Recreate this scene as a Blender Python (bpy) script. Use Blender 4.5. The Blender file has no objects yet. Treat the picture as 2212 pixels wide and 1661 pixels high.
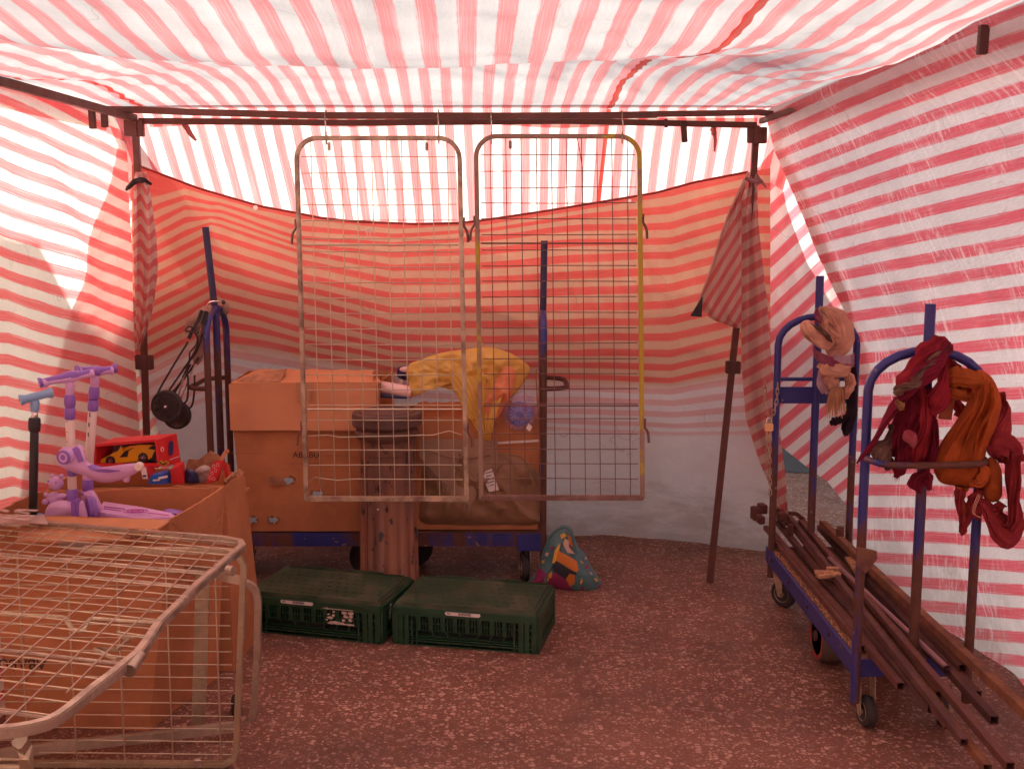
import bpy, bmesh, math, random
from mathutils import Vector as V, Matrix, noise
random.seed(7)
R = math.radians
SC = bpy.context.scene
# ------------------------------------------------------------------ camera, sky, sun, exposure
F, CX, CY, PT, CZ = 2500., 1106., 830.5, R(8.2), 1.75
cd = bpy.data.cameras.new('camera'); cam = bpy.data.objects.new('camera', cd); SC.collection.objects.link(cam)
cd.sensor_width = 36; cd.lens = 36*F/2212; cd.clip_end = 500; cd.clip_start = .05
cam.location = (0, 0, CZ); cam.rotation_euler = (R(90)-PT, 0, 0); SC.camera = cam
SUN = V((-.62, .66, .28)).normalized()
w = bpy.data.worlds.new('World'); SC.world = w; w.use_nodes = True
nt = w.node_tree; bg = nt.nodes['Background']; sk = nt.nodes.new('ShaderNodeTexSky')
sk.sky_type = 'NISHITA'; sk.sun_disc = False; sk.sun_elevation = math.asin(SUN.z); sk.sun_rotation = math.atan2(SUN.x, SUN.y)
nt.links.new(sk.outputs[0], bg.inputs[0]); bg.inputs[1].default_value = .055
sd = bpy.data.lights.new('sun', 'SUN'); sd.energy = 5.0; sd.angle = R(.5); sd.color = (1, .93, .84)
so = bpy.data.objects.new('sun', sd); SC.collection.objects.link(so); so.rotation_euler = SUN.to_track_quat('Z', 'Y').to_euler()
SC.view_settings.view_transform = 'Standard'; SC.view_settings.look = 'None'; SC.view_settings.gamma = 1
SC.view_settings.exposure = 2.0
SC.cycles.max_bounces = 12; SC.cycles.diffuse_bounces = 8; SC.cycles.transmission_bounces = 8; SC.cycles.transparent_max_bounces = 10
SC.cycles.sample_clamp_indirect = 6; SC.cycles.use_denoising = True

def ray(px, py):
    x = (px-CX)/F; y = -(py-CY)/F
    return V((x, math.cos(PT)+y*math.sin(PT), -math.sin(PT)+y*math.cos(PT)))
def P(px, py, Y):            # photo point at world depth Y
    r = ray(px, py); t = Y/r.y; return V((r.x*t, Y, CZ+r.z*t))
def H(px, py, z=0.):         # photo point at height z
    r = ray(px, py); t = (z-CZ)/r.z; return V((r.x*t, r.y*t, z))
def proj(p):
    z = p[2]-CZ; d = p[1]*math.cos(PT)-z*math.sin(PT); u = p[1]*math.sin(PT)+z*math.cos(PT)
    return CX+F*p[0]/d, CY-F*u/d
def lerp(a, b, t): return a+(b-a)*t
def pl(x, pts):              # piecewise linear
    if x <= pts[0][0]: return pts[0][1]
    for (a, b), (c, d) in zip(pts, pts[1:]):
        if x <= c: return lerp(b, d, (x-a)/(c-a))
    (a, b), (c, d) = pts[-2:]
    return lerp(b, d, (x-a)/(c-a))
def fbm(p, o=4):
    s = 0; a = 1
    for i in range(o): s += a*noise.noise(V(p)*(2**i)); a *= .5
    return s

# ------------------------------------------------------------------ materials
class N:
    def __init__(s, name):
        s.m = bpy.data.materials.new(name); s.m.use_nodes = True; s.t = s.m.node_tree
        s.t.nodes.clear(); s.out = s.n('OutputMaterial')
    def n(s, typ, **k):
        x = s.t.nodes.new('ShaderNode'+typ)
        for a, b in k.items():
            if a.startswith('i_'):
                key = a[2:]; key = int(key) if key.isdigit() else key.replace('_', ' ')
                s.put(x.inputs[key], b)
            else: setattr(x, a, b)
        return x
    def put(s, sock, b):
        if hasattr(b, 'is_output') or isinstance(b, bpy.types.NodeSocket): s.t.links.new(b, sock)
        elif isinstance(b, bpy.types.Node): s.t.links.new(b.outputs[0], sock)
        else:
            if isinstance(b, tuple) and len(b) == 3 and sock.type == 'RGBA': b = b+(1,)
            sock.default_value = b
    def math(s, op, a, b=0., c=None):
        x = s.n('Math', operation=op); s.put(x.inputs[0], a); s.put(x.inputs[1], b)
        if c is not None: s.put(x.inputs[2], c)
        return x.outputs[0]
    def mix(s, f, a, b, bt='MIX'):
        x = s.n('Mix', data_type='RGBA', blend_type=bt); s.put(x.inputs[0], f); s.put(x.inputs[6], a); s.put(x.inputs[7], b)
        return x.outputs[2]
    def step(s, v, lo, hi, a=0., b=1.):
        x = s.n('MapRange'); x.inputs[1].default_value = lo; x.inputs[2].default_value = hi
        x.inputs[3].default_value = a; x.inputs[4].default_value = b; s.put(x.inputs[0], v); return x.outputs[0]
    def noise(s, vec, scale, detail=3, rough=.5):
        return s.n('TexNoise', i_Vector=vec, i_Scale=scale, i_Detail=float(detail), i_Roughness=rough).outputs[0]
    def bump(s, h, strength, dist=.01, nrm=None):
        x = s.n('Bump'); s.put(x.inputs['Strength'], strength); s.put(x.inputs['Distance'], dist); s.put(x.inputs['Height'], h)
        if nrm is not None: s.put(x.inputs['Normal'], nrm)
        return x.outputs[0]
    def map(s, vec, sc):
        return s.n('Mapping', i_Vector=vec, i_Scale=sc).outputs[0]
MC = {}
def mat(name, col, rough=.6, metal=0., var=.12, vs=6., c2=None, a2=.5, s2=9., soft=.05, bump=.15, bs=60., spec=.5, streak=(1, 1, 1), trans=0., grime=0.):
    if name in MC: return MC[name]
    k = N(name); co = k.n('TexCoord').outputs['Object']
    n1 = k.noise(k.map(co, streak), vs, 4)
    c = k.mix(k.step(n1, .3, .7), tuple(max(0, x*(1-var)) for x in col), tuple(min(1, x*(1+var)) for x in col))
    rg = rough; mt = metal
    if c2:
        m = k.step(k.noise(k.map(co, streak), s2, 6, .65), 1-a2-soft, 1-a2+soft)
        c = k.mix(m, c, c2)
        if metal: mt = k.step(m, 0, 1, metal, .1)
        rg = k.step(m, 0, 1, rough, .85)
    if grime:
        g = k.step(k.noise(co, 2.3, 6, .7), .45, .75, 0, grime); c = k.mix(g, c, (.06, .045, .035))
    b = k.n('BsdfPrincipled'); k.put(b.inputs['Base Color'], c); k.put(b.inputs['Roughness'], rg); k.put(b.inputs['Metallic'], mt)
    b.inputs['Specular IOR Level'].default_value = spec
    if bump: k.put(b.inputs['Normal'], k.bump(k.noise(co, bs, 4, .6), bump, .004))
    o = b.outputs[0]
    if trans:
        t = k.n('BsdfTranslucent'); k.put(t.inputs[0], c); o = k.n('MixShader', i_0=trans, i_1=o, i_2=t.outputs[0]).outputs[0]
    k.put(k.out.inputs[0], o); MC[name] = k.m; return k.m

def cloth(name, fade=None, streaks=0., hem=0., low=None, bmp=.28, tf=.5, clear=0., white=(.84, .76, .73), red=(.80, .11, .13), dirt=.35, gloss=.25, redT=(.88, .24, .25), warm=0.):
    """woven polyethylene tarpaulin; UV.x counts stripes (a red one centred on every whole number), UV.y runs along them in metres"""
    k = N(name); uv = k.n('TexCoord').outputs['UV']; sx = k.n('SeparateXYZ', i_0=uv)
    obj = k.n('TexCoord').outputs['Object']
    s0, v0 = sx.outputs[0], sx.outputs[1]
    wob = k.noise(k.map(uv, (.6, 6, 1)), 3., 3)
    s = k.math('ADD', s0, k.math('MULTIPLY', k.math('SUBTRACT', wob, .5), .06))
    fr = k.math('ABSOLUTE', k.math('SUBTRACT', k.math('FRACT', k.math('ADD', s, .5)), .5))     # 0 at a red centre, .5 between
    thr = k.noise(k.map(uv, (9, .8, 1)), 3., 2)          # single threads along the stripe
    stripe = k.step(k.math('ADD', fr, k.math('MULTIPLY', k.math('SUBTRACT', thr, .5), .05)), .275, .220)
    edge = k.step(fr, .10, .25)
    lines = k.step(thr, .52, .60)
    stripe = k.math('MULTIPLY', stripe, k.math('SUBTRACT', 1., k.math('MULTIPLY', lines, k.math('MULTIPLY', k.math('ADD', edge, .35), .45))))
    if fade:
        amp = k.step(s0, fade[0]-.4, fade[0]+.4, 1, .45); amp = k.math('MULTIPLY', amp, k.step(s0, fade[1]-.5, fade[1]+.5, 1, 0))
        stripe = k.math('MULTIPLY', stripe, amp)
    weave = k.noise(k.map(uv, (14, 3, 1)), 9., 3, .6); weave2 = k.noise(k.map(uv, (1.0, 160, 1)), 1.6, 3, .6)
    shade = k.math('MULTIPLY', k.step(weave, .3, .7, .90, 1.0), k.step(weave2, .3, .7, .92, 1.0))
    big = k.noise(obj, 2.2, 5, .65); shade = k.math('MULTIPLY', shade, k.step(big, .35, .7, 1., .86))
    crk = k.n('TexVoronoi', feature='DISTANCE_TO_EDGE', i_Scale=1.6, i_Vector=k.n('VectorMath', operation='ADD', i_0=obj, i_1=k.n('VectorMath', operation='SCALE', i_0=k.n('TexNoise', i_Vector=obj, i_Scale=3.).outputs[1], i_Scale=.7).outputs[0]).outputs[0]).outputs[0]
    crk2 = k.step(crk, .0, .006, 1, 0)
    crk2 = k.math('MULTIPLY', crk2, k.step(k.noise(obj, 5, 3), .42, .6, 0, .5))  # scattered dark crease lines put into the colour
    specks = k.step(k.noise(obj, 38, 4, .75), .68, .78, 0, dirt); specks = k.math('MULTIPLY', specks, k.step(big, .45, .6))
    dirt_crease = k.math('MAXIMUM', crk2, specks)
    if hem:
        z = k.n('SeparateXYZ', i_0=obj).outputs[2]; hn = k.noise(k.map(obj, (1, 1, 3)), 3.5, 6, .7)
        hm = k.step(k.math('SUBTRACT', k.math('ADD', z, .22), k.math('MULTIPLY', hn, .75)), -.12, .16, hem, 0); dirt_crease = k.math('MAXIMUM', dirt_crease, hm)
    def col(wc, rc):
        if low: wc = k.mix(k.step(k.math('ADD', s0, k.math('MULTIPLY', big, 1.5)), fade[0]+.6, fade[0]+1.4), wc, low)  # whiter below the outer layer; its warm light is put into the colour above
        c = k.mix(stripe, wc, rc); c = k.mix(1., c, k.n('CombineColor', i_0=shade, i_1=shade, i_2=shade).outputs[0], 'MULTIPLY')
        return k.mix(dirt_crease, c, (.30, .22, .17))
    if streaks:      # bright crumple highlights painted as whiter streaks
        q1 = k.step(k.noise(k.map(uv, (.55, 24, 1)), 1.7, 6, .7), .50, .60); q2 = k.step(k.noise(k.map(uv, (.16, 1.1, 1)), 1.9, 3), .46, .58)
        wh = k.math('MULTIPLY', k.math('MULTIPLY', q1, q2), streaks); stripe = k.math('MULTIPLY', stripe, k.math('SUBTRACT', 1., k.math('MULTIPLY', wh, .9))); shade = k.math('ADD', shade, k.math('MULTIPLY', wh, .25))
    cr, ct = col(white, red), col((white[0]*1.02, white[1]*(1.02-warm), white[2]*(1.02-2*warm)), redT)
    wr = k.n('TexWave', wave_type='BANDS', bands_direction='X', i_Scale=1.2, i_Distortion=14., i_Detail=4., i_Vector=obj).outputs['Fac' if False else 1]
    h = k.math('ADD', k.math('MULTIPLY', k.noise(k.map(uv, (2.2, 5, 1)), 4.5, 5, .6), 1.), k.math('MULTIPLY', k.noise(k.map(uv, (30, 300, 1)), .9, 2), .12))
    nb = k.bump(h, bmp, .012)
    d = k.n('BsdfDiffuse', i_Color=cr, i_Normal=nb); t = k.n('BsdfTranslucent', i_Color=ct, i_Normal=nb)
    mx = k.n('MixShader', i_0=tf, i_1=d.outputs[0], i_2=t.outputs[0])
    g = k.n('BsdfGlossy', i_Color=(.9, .9, .9), i_Roughness=.24, i_Normal=k.bump(k.math('ADD', h, k.math('MULTIPLY', k.noise(k.map(uv, (1.2, 14, 1)), 5, 5, .65), .8)), 1., .035))
    fre = k.n('LayerWeight', i_Blend=.25).outputs[0]
    gw = k.math('MULTIPLY', fre, gloss)
    if 0:
        sk1 = k.step(k.noise(k.map(uv, (.55, 22, 1)), 1.7, 6, .7), .52, .64); sk2 = k.step(k.noise(k.map(uv, (.16, 1.1, 1)), 1.9, 3), .48, .62)
        gw = k.math('ADD', gw, k.math('MULTIPLY', k.math('MULTIPLY', sk1, sk2), streaks))
    m2 = k.n('MixShader', i_0=gw, i_1=mx.outputs[0], i_2=g.outputs[0]); o = m2.outputs[0]
    if clear:
        tr = k.n('BsdfTransparent', i_Color=ct); o = k.n('MixShader', i_0=clear, i_1=o, i_2=tr.outputs[0]).outputs[0]
    k.put(k.out.inputs[0], o); return k.m

# ------------------------------------------------------------------ mesh helpers
class MB:
    def __init__(s, xf=None): s.v = []; s.f = []; s.uv = {}; s.xf = xf
    def add(s, vs, fs):
        b = len(s.v); s.v += [V(p) for p in vs]; s.f += [tuple(b+i for i in f) for f in fs]; return s
    def hexa(s, a, b):           # two quads, bottom a and top b
        return s.add(list(a)+list(b), [(3, 2, 1, 0), (4, 5, 6, 7), (0, 1, 5, 4), (1, 2, 6, 5), (2, 3, 7, 6), (3, 0, 4, 7)])
    def box(s, x0, x1, y0, y1, z0, z1):
        return s.hexa([(x0, y0, z0), (x1, y0, z0), (x1, y1, z0), (x0, y1, z0)], [(x0, y0, z1), (x1, y0, z1), (x1, y1, z1), (x0, y1, z1)])
    def obox(s, c, a, b, d):     # centre and three half axes
        c, a, b, d = V(c), V(a), V(b), V(d)
        return s.hexa([c-a-b-d, c+a-b-d, c+a+b-d, c-a+b-d], [c-a-b+d, c+a-b+d, c+a+b+d, c-a+b+d])
    def prism(s, poly, off):
        off = V(off); n = len(poly); p = [V(q) for q in poly]
        return s.add(p+[q+off for q in p], [tuple(range(n))[::-1], tuple(range(n, 2*n))]+[(i, (i+1) % n, n+(i+1) % n, n+i) for i in range(n)])
    def sweep(s, pts, prof, closed=False, caps=True, up=None, scl=None, twist=None):
        pts = [V(p) for p in pts]; n = len(pts); rings = []
        up = V(up) if up else None; nr = None
        for i, p in enumerate(pts):
            if closed: t = pts[(i+1) % n]-pts[i-1]
            else: t = pts[min(i+1, n-1)]-pts[max(i-1, 0)]
            if t.length < 1e-9: t = V((0, 0, 1))
            t.normalize()
            if up: nr = up-t*up.dot(t)
            elif nr is None:
                a = V((0, 0, 1)) if abs(t.z) < .9 else V((0, 1, 0)); nr = a-t*a.dot(t)
            else: nr = nr-t*nr.dot(t)
            nr.normalize(); bn = t.cross(nr)
            k = 1.
            if not closed and 0 < i < n-1:
                c = (pts[i]-pts[i-1]).normalized().dot((pts[i+1]-pts[i]).normalized()); k = 1/max(.5, math.sqrt((1+c)/2))
            sc = scl(i/(n-1)) if scl else 1.; tw = twist(i/(n-1)) if twist else 0.
            cs, sn = math.cos(tw), math.sin(tw); ring = []
            pr = prof(i/(max(1, n-1))) if callable(prof) else prof
            for (a, b) in pr: ring.append(p+nr*((a*cs-b*sn)*sc)+bn*((a*sn+b*cs)*sc))
            rings.append(ring); m = len(pr)
        b = len(s.v)
        for r in rings: s.v += r
        for i in range(n if closed else n-1):
            j = (i+1) % n
            for q in range(m): s.f.append((b+i*m+q, b+i*m+(q+1) % m, b+j*m+(q+1) % m, b+j*m+q))
        if caps and not closed:
            s.f.append(tuple(b+q for q in range(m))[::-1]); s.f.append(tuple(b+(n-1)*m+q for q in range(m)))
        return s
    def tube(s, pts, r, n=10, closed=False, caps=True):
        return s.sweep(pts, [(r*math.cos(2*math.pi*i/n), r*math.sin(2*math.pi*i/n)) for i in range(n)], closed, caps)
    def bar(s, pts, w, h=None, up=(0, 0, 1), closed=False):
        h = h or w; return s.sweep(pts, [(h, w), (h, -w), (-h, -w), (-h, w)], closed, True, up)
    def sqtube(s, a, b, w, t=.0025, up=(0, 0, 1)):      # hollow square tube, open ends
        a, b = V(a), V(b); d = (b-a).normalized(); u = V(up); u = (u-d*u.dot(d)).normalized(); x = d.cross(u)
        o = [(w, w), (w, -w), (-w, -w), (-w, w)]; vs = []
        for p in (a, b):
            for k in (1, (w-t)/w): vs += [p+(u*c[0]+x*c[1])*k for c in o]
        fs = []
        for i in range(4):
            j = (i+1) % 4
            fs += [(i, j, 8+j, 8+i), (4+j, 4+i, 12+i, 12+j), (i, 4+i, 4+j, j), (8+j, 12+j, 12+i, 8+i)]
        return s.add(vs, fs)
    def lathe(s, c, ax, prof, n=24):
        c, ax = V(c), V(ax).normalized(); a = ax.orthogonal().normalized(); b = ax.cross(a); m = len(prof); base = len(s.v)
        for i in range(n):
            t = 2*math.pi*i/n; d = a*math.cos(t)+b*math.sin(t)
            for r, h in prof: s.v.append(c+d*r+ax*h)
        for i in range(n):
            j = (i+1) % n
            for q in range(m-1): s.f.append((base+i*m+q, base+j*m+q, base+j*m+q+1, base+i*m+q+1))
        if prof[0][0] > 1e-6: s.f.append(tuple(base+i*m for i in range(n))[::-1])
        if prof[-1][0] > 1e-6: s.f.append(tuple(base+i*m+m-1 for i in range(n)))
        return s
    def blob(s, c, r, n=20, m=14, wob=0., seed=0., fq=3.):
        c = V(c); base = len(s.v); r = r if isinstance(r, tuple) else (r, r, r)
        for j in range(m+1):
            ph = math.pi*j/m
            for i in range(n):
                t = 2*math.pi*i/n; d = V((math.sin(ph)*math.cos(t), math.sin(ph)*math.sin(t), math.cos(ph)))
                k = 1+wob*fbm(d*fq+V((seed, seed, seed)))
                s.v.append(c+V((d.x*r[0], d.y*r[1], d.z*r[2]))*k)
        for j in range(m):
            for i in range(n):
                q = (i+1) % n; s.f.append((base+j*n+i, base+j*n+q, base+(j+1)*n+q, base+(j+1)*n+i))
        return s
    def grid(s, nu, nv, fn, closed_u=False):      # fn(u,v)->(point, (u,v) uv)
        b = len(s.v)
        for j in range(nv+1):
            for i in range(nu+1):
                p, t = fn(i/nu, j/nv); s.uv[len(s.v)] = t; s.v.append(V(p))
        for j in range(nv):
            for i in range(nu): q = b+j*(nu+1)+i; s.f.append((q, q+1, q+nu+2, q+nu+1))
        return s
    def build(s, name, m, parent=None, smooth=True, bevel=0., thick=0., ang=40):
        me = bpy.data.meshes.new(name); vs = [s.xf(p) for p in s.v] if s.xf else s.v
        if parent is None:
            lo = V((min(p.x for p in vs), min(p.y for p in vs), min(p.z for p in vs))); hi = V((max(p.x for p in vs), max(p.y for p in vs), 0))
            o0 = V(((lo.x+hi.x)/2, (lo.y+hi.y)/2, lo.z))
        else: o0 = W[parent]
        me.from_pydata([p-o0 for p in vs], [], s.f)
        if s.uv:
            ul = me.uv_layers.new(name='UVMap')
            for lp in me.loops: ul.data[lp.index].uv = s.uv.get(lp.vertex_index, (0, 0))
        bm = bmesh.new(); bm.from_mesh(me)
        if not s.uv: bmesh.ops.remove_doubles(bm, verts=bm.verts, dist=1e-6)
        if thick:
            bmesh.ops.recalc_face_normals(bm, faces=bm.faces); bmesh.ops.solidify(bm, geom=bm.faces[:], thickness=thick)
        if bevel:
            es = [e for e in bm.edges if len(e.link_faces) == 2 and e.calc_face_angle(0) > R(30)]
            bmesh.ops.bevel(bm, geom=es, offset=bevel, segments=2, affect='EDGES', clamp_overlap=True)
        if not s.uv: bmesh.ops.recalc_face_normals(bm, faces=bm.faces)
        bm.to_mesh(me); bm.free()
        if smooth: me.shade_smooth(); me.set_sharp_from_angle(angle=R(ang))
        me.materials.append(m)
        o = bpy.data.objects.new(name, me); SC.collection.objects.link(o)
        if parent is None: o.location = o0
        else: o.parent = parent
        W[o] = o0; return o
W = {}
def tag(o, label, cat, group=None, kind=None):
    if label: o['label'] = label
    if cat: o['category'] = cat
    if group: o['group'] = group
    if kind: o['kind'] = kind
    return o
def thing(name, label, cat, loc, group=None):
    o = bpy.data.objects.new(name, None); o.empty_display_size = .1; SC.collection.objects.link(o); o.location = loc; W[o] = V(loc)
    return tag(o, label, cat, group)
def struct(name, mb, m):
    o = mb.build(name, m); o['kind'] = 'structure'; return o
def arc(c, r, a0, a1, n, ex, ez):      # arc points in plane (ex, ez)
    c, ex, ez = V(c), V(ex), V(ez)
    return [c+ex*(r*math.cos(lerp(a0, a1, i/n)))+ez*(r*math.sin(lerp(a0, a1, i/n))) for i in range(n+1)]
def rrect(c, ex, ez, hw, h0, h1, r, n=6, round_bottom=True):    # rounded rectangle outline, closed
    pts = []
    for (sx, sz, a) in ((1, h1, 0), (-1, h1, 90)): pts += arc(V(c)+V(ex)*(sx*(hw-r))+V(ez)*(sz-r), r, R(a), R(a+90), n, ex, ez)
    rb = r if round_bottom else .012
    for (sx, sz, a) in ((-1, h0, 180), (1, h0, 270)): pts += arc(V(c)+V(ex)*(sx*(hw-rb))+V(ez)*(sz+rb), rb, R(a), R(a+90), n, ex, ez)
    return pts
def spline(pts, n=8):
    pts = [V(p) for p in pts]; q = [pts[0]*2-pts[1]]+pts+[pts[-1]*2-pts[-2]]; out = []
    for i in range(1, len(q)-2):
        a, b, c, d = q[i-1:i+3]
        for j in range(n):
            t = j/n; out.append(.5*((2*b)+(c-a)*t+(2*a-5*b+4*c-d)*t*t+(3*b-a-3*c+d)*t**3))
    out.append(pts[-1]); return out
def pillow(mb, outline, Y, depth, wob=.0, fq=14, c=None, seed=0., nr=16, sub=6, tilt=0., pleat=None):
    """closed, inflated body whose silhouette seen from the front is the outline (photo points at depth Y)"""
    o = outline; n = len(o); pts = []
    if sub > 1:
        q = [V((a, b, 0)) for a, b in o]
        for i in range(n):
            a, b, cc, d = q[i-1], q[i], q[(i+1) % n], q[(i+2) % n]
            for j in range(sub):
                t = j/sub; e = .5*((2*b)+(cc-a)*t+(2*a-5*b+4*cc-d)*t*t+(3*b-a-3*cc+d)*t**3); pts.append((e.x, e.y))
    else: pts = o
    if c is None: c = (sum(p[0] for p in pts)/len(pts), sum(p[1] for p in pts)/len(pts))
    n = len(pts); base = len(mb.v)
    for side in (-1, 1):
        for j in range(nr+1):
            t = math.sin(j/nr*math.pi/2)
            for i in range(n):
                x, y = lerp(c[0], pts[i][0], t), lerp(c[1], pts[i][1], t)
                dz = depth*math.sqrt(max(0, 1-t*t))
                p = P(x, y, Y)
                k = wob*fbm(p*fq+V((seed, 3*side, 0)), 5)*(1-t**6)
                k += wob*.8*abs(noise.noise(p*fq*.6+V((seed+9, 0, side))))*(1-t**6)
                if pleat: pa, pb, pk = pleat; q_ = V((p.x*pa+p.z*pb+.05*noise.noise(p*6)*pa, p.z*2.5, seed)); k -= pk*(1-2.6*abs(noise.noise(q_)))*(1-t**8)+pk*.4*noise.noise(q_*2.3)*(1-t**8)
                p = P(x, y, Y+side*dz-side*k+tilt*(y-c[1])); mb.v.append(p)
    m = nr+1
    for s in (0, 1):
        b = base+s*m*n
        for j in range(nr):
            for i in range(n):
                q = (i+1) % n; f = (b+j*n+i, b+j*n+q, b+(j+1)*n+q, b+(j+1)*n+i); mb.f.append(f if s else f[::-1])
    return mb
def fold_prof(r, folds, amp, flat=1., ph=0., n=64):
    out = []
    for i in range(n):
        t = 2*math.pi*i/n; nz = noise.noise(V((math.cos(t)*1.4, math.sin(t)*1.4, ph*.6)))
        k = r*(1+.45*nz+amp*.8*(1-2*abs(math.sin((folds*.5+1)*t+ph+2*nz)))+amp*.45*math.sin((folds*2+3)*t+1.7*ph+3*nz)); out.append((k*math.cos(t), flat*k*math.sin(t)))
    return out
def scarf(mb, pts, rad, folds=5, amp=.16, flat=.7, tw=3., ph=0., n=7):
    """twisted cloth rope: pts photo points (px,py,Y), rad list of radii in metres"""
    p3 = spline([P(*p) for p in pts], n); m = len(rad); flat *= .85; rad = [x*1.18 for x in rad]
    def rr(t): x = t*(m-1); i = min(int(x), m-2); u = x-i; u = u*u*(3-2*u); return lerp(rad[i], rad[i+1], u)
    return mb.sweep(p3, lambda t: fold_prof(rr(t)*(1+.22*noise.noise(V((t*11, ph, 0)))), folds, amp, flat*(1+.3*noise.noise(V((t*6, ph, 4)))), ph+t*2.5), False, True, (.2, -1, .1), None, lambda t: tw*t)
def text(body, size, mtx, m, name, parent, ext=.0006):
    cu = bpy.data.curves.new(name, 'FONT'); cu.body = body; cu.size = size; cu.extrude = ext; cu.align_x = 'CENTER'; cu.align_y = 'CENTER'
    o = bpy.data.objects.new('tmp', cu); SC.collection.objects.link(o); bpy.context.view_layer.update()
    me = bpy.data.meshes.new_from_object(o.evaluated_get(bpy.context.evaluated_depsgraph_get())); bpy.data.objects.remove(o); bpy.data.curves.remove(cu)
    q = MB(); q.v = [mtx @ v.co for v in me.vertices]; q.f = [tuple(p.vertices) for p in me.polygons]
    bpy.data.meshes.remove(me); return q.build(name, m, parent, smooth=False)
def frame_mtx(o, ex, ey):
    ex, ey = V(ex).normalized(), V(ey).normalized(); ez = ex.cross(ey)
    return Matrix.Translation(V(o)) @ Matrix((ex, ey, ez)).transposed().to_4x4()

# ------------------------------------------------------------------ palette
RUST = (.17, .065, .038)
m_iron = mat('red_brown_iron', (.125, .042, .034), .6, 0., .25, 9, (.13, .05, .03), .45, 14, .12, .3, 90)
m_ironD = mat('dark_iron', (.09, .035, .03), .75, 0., .3, 9, (.15, .06, .04), .4, 14, .1, .3, 90)
def blue_rust(name, lo, hi, a=.0):
    k = N(name); co = k.n('TexCoord').outputs['Object']; n1 = k.noise(k.map(co, (1, 1, .25)), 8., 6, .7); z = k.n('SeparateXYZ', i_0=co).outputs[2]
    m = k.step(k.math('ADD', n1, k.step(z, lo, hi, .16+a, -.10+a)), .52, .60)
    c = k.mix(k.noise(co, 5, 4), (.016, .022, .15), (.035, .045, .24)); rc = k.mix(k.noise(co, 22, 5, .7), (.055, .024, .020), (.16, .062, .035)); c = k.mix(m, c, rc)
    ch = k.step(k.noise(co, 34, 3), .70, .72); c = k.mix(ch, c, (.25, .16, .13)); b = k.n('BsdfPrincipled'); k.put(b.inputs['Base Color'], c); k.put(b.inputs['Roughness'], k.step(m, 0, 1, .36, .8))
    k.put(b.inputs['Normal'], k.bump(k.noise(co, 70, 4, .6), .15, .004)); k.put(k.out.inputs[0], b.outputs[0]); return k.m
m_rail = blue_rust('rail_paint', -5, -4, .02); m_rail2 = blue_rust('rusted_shaded_rail_paint', -5, -4, .135); m_blue = blue_rust('blue_paint', .55, 1.05, -.02); m_blueR = blue_rust('worn_blue_paint', .9, 1.4, .02)  # extra rust on the second rail also darkens it for the shade there
m_wood = mat('weathered_ply', (.26, .13, .07), .85, 0., .3, 12, (.12, .05, .035), .5, 6, .15, .4, 70)
m_rubber = mat('black_rubber', (.035, .03, .03), .75, bump=.2)
m_treadG = mat('grey_brown_tyre', (.13, .09, .07), .8, bump=.2)
m_steel = mat('galvanised_steel', (.55, .50, .35), .30, .85, .15, 10, (.26, .16, .10), .36, 16, .12, .15, 80)
m_steelD = mat('dull_zinc', (.54, .44, .31), .42, .65, .2, 8, (.22, .13, .10), .45, 11, .12, .2, 80)
m_wire = mat('zinc_wire', (.58, .52, .38), .28, .85, .12, 10, bump=0)
m_wireR = mat('rusty_wire', (.20, .10, .075), .55, .4, .2, 10, bump=0)
m_chrome = mat('chrome', (.8, .78, .75), .18, 1., .05, bump=0)
m_card = mat('cardboard', (.52, .225, .10), .9, 0., .10, 9, (.36, .15, .07), .40, 3, .15, .12, 120, spec=.15, grime=.18)
m_card2 = mat('cardboard_outer', (.60, .28, .14), .88, 0., .06, 4, (.44, .20, .10), .35, 2.5, .2, .12, 120, spec=.15)
m_cardT = mat('torn_cardboard', (.40, .20, .11), .95, 0., .3, 30, bump=.6, bs=90, spec=.1)
m_lilac = mat('lilac_plastic', (.66, .40, .70), .32, 0., .03, bump=0)
m_purple = mat('purple_plastic', (.27, .13, .50), .38, 0., .05, bump=0)
m_cream = mat('cream_tube', (.78, .66, .58), .35, 0., .04, bump=0)
m_skyblue = mat('pale_blue_plastic', (.24, .42, .66), .4, 0., .05, bump=0)
m_black = mat('black_plastic', (.022, .02, .022), .5, 0., .2, bump=.1)
m_ink = mat('black_ink', (.03, .02, .02), .8, bump=0)
m_paper = mat('label_paper', (.78, .72, .68), .7, 0., .06, bump=0)

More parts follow.
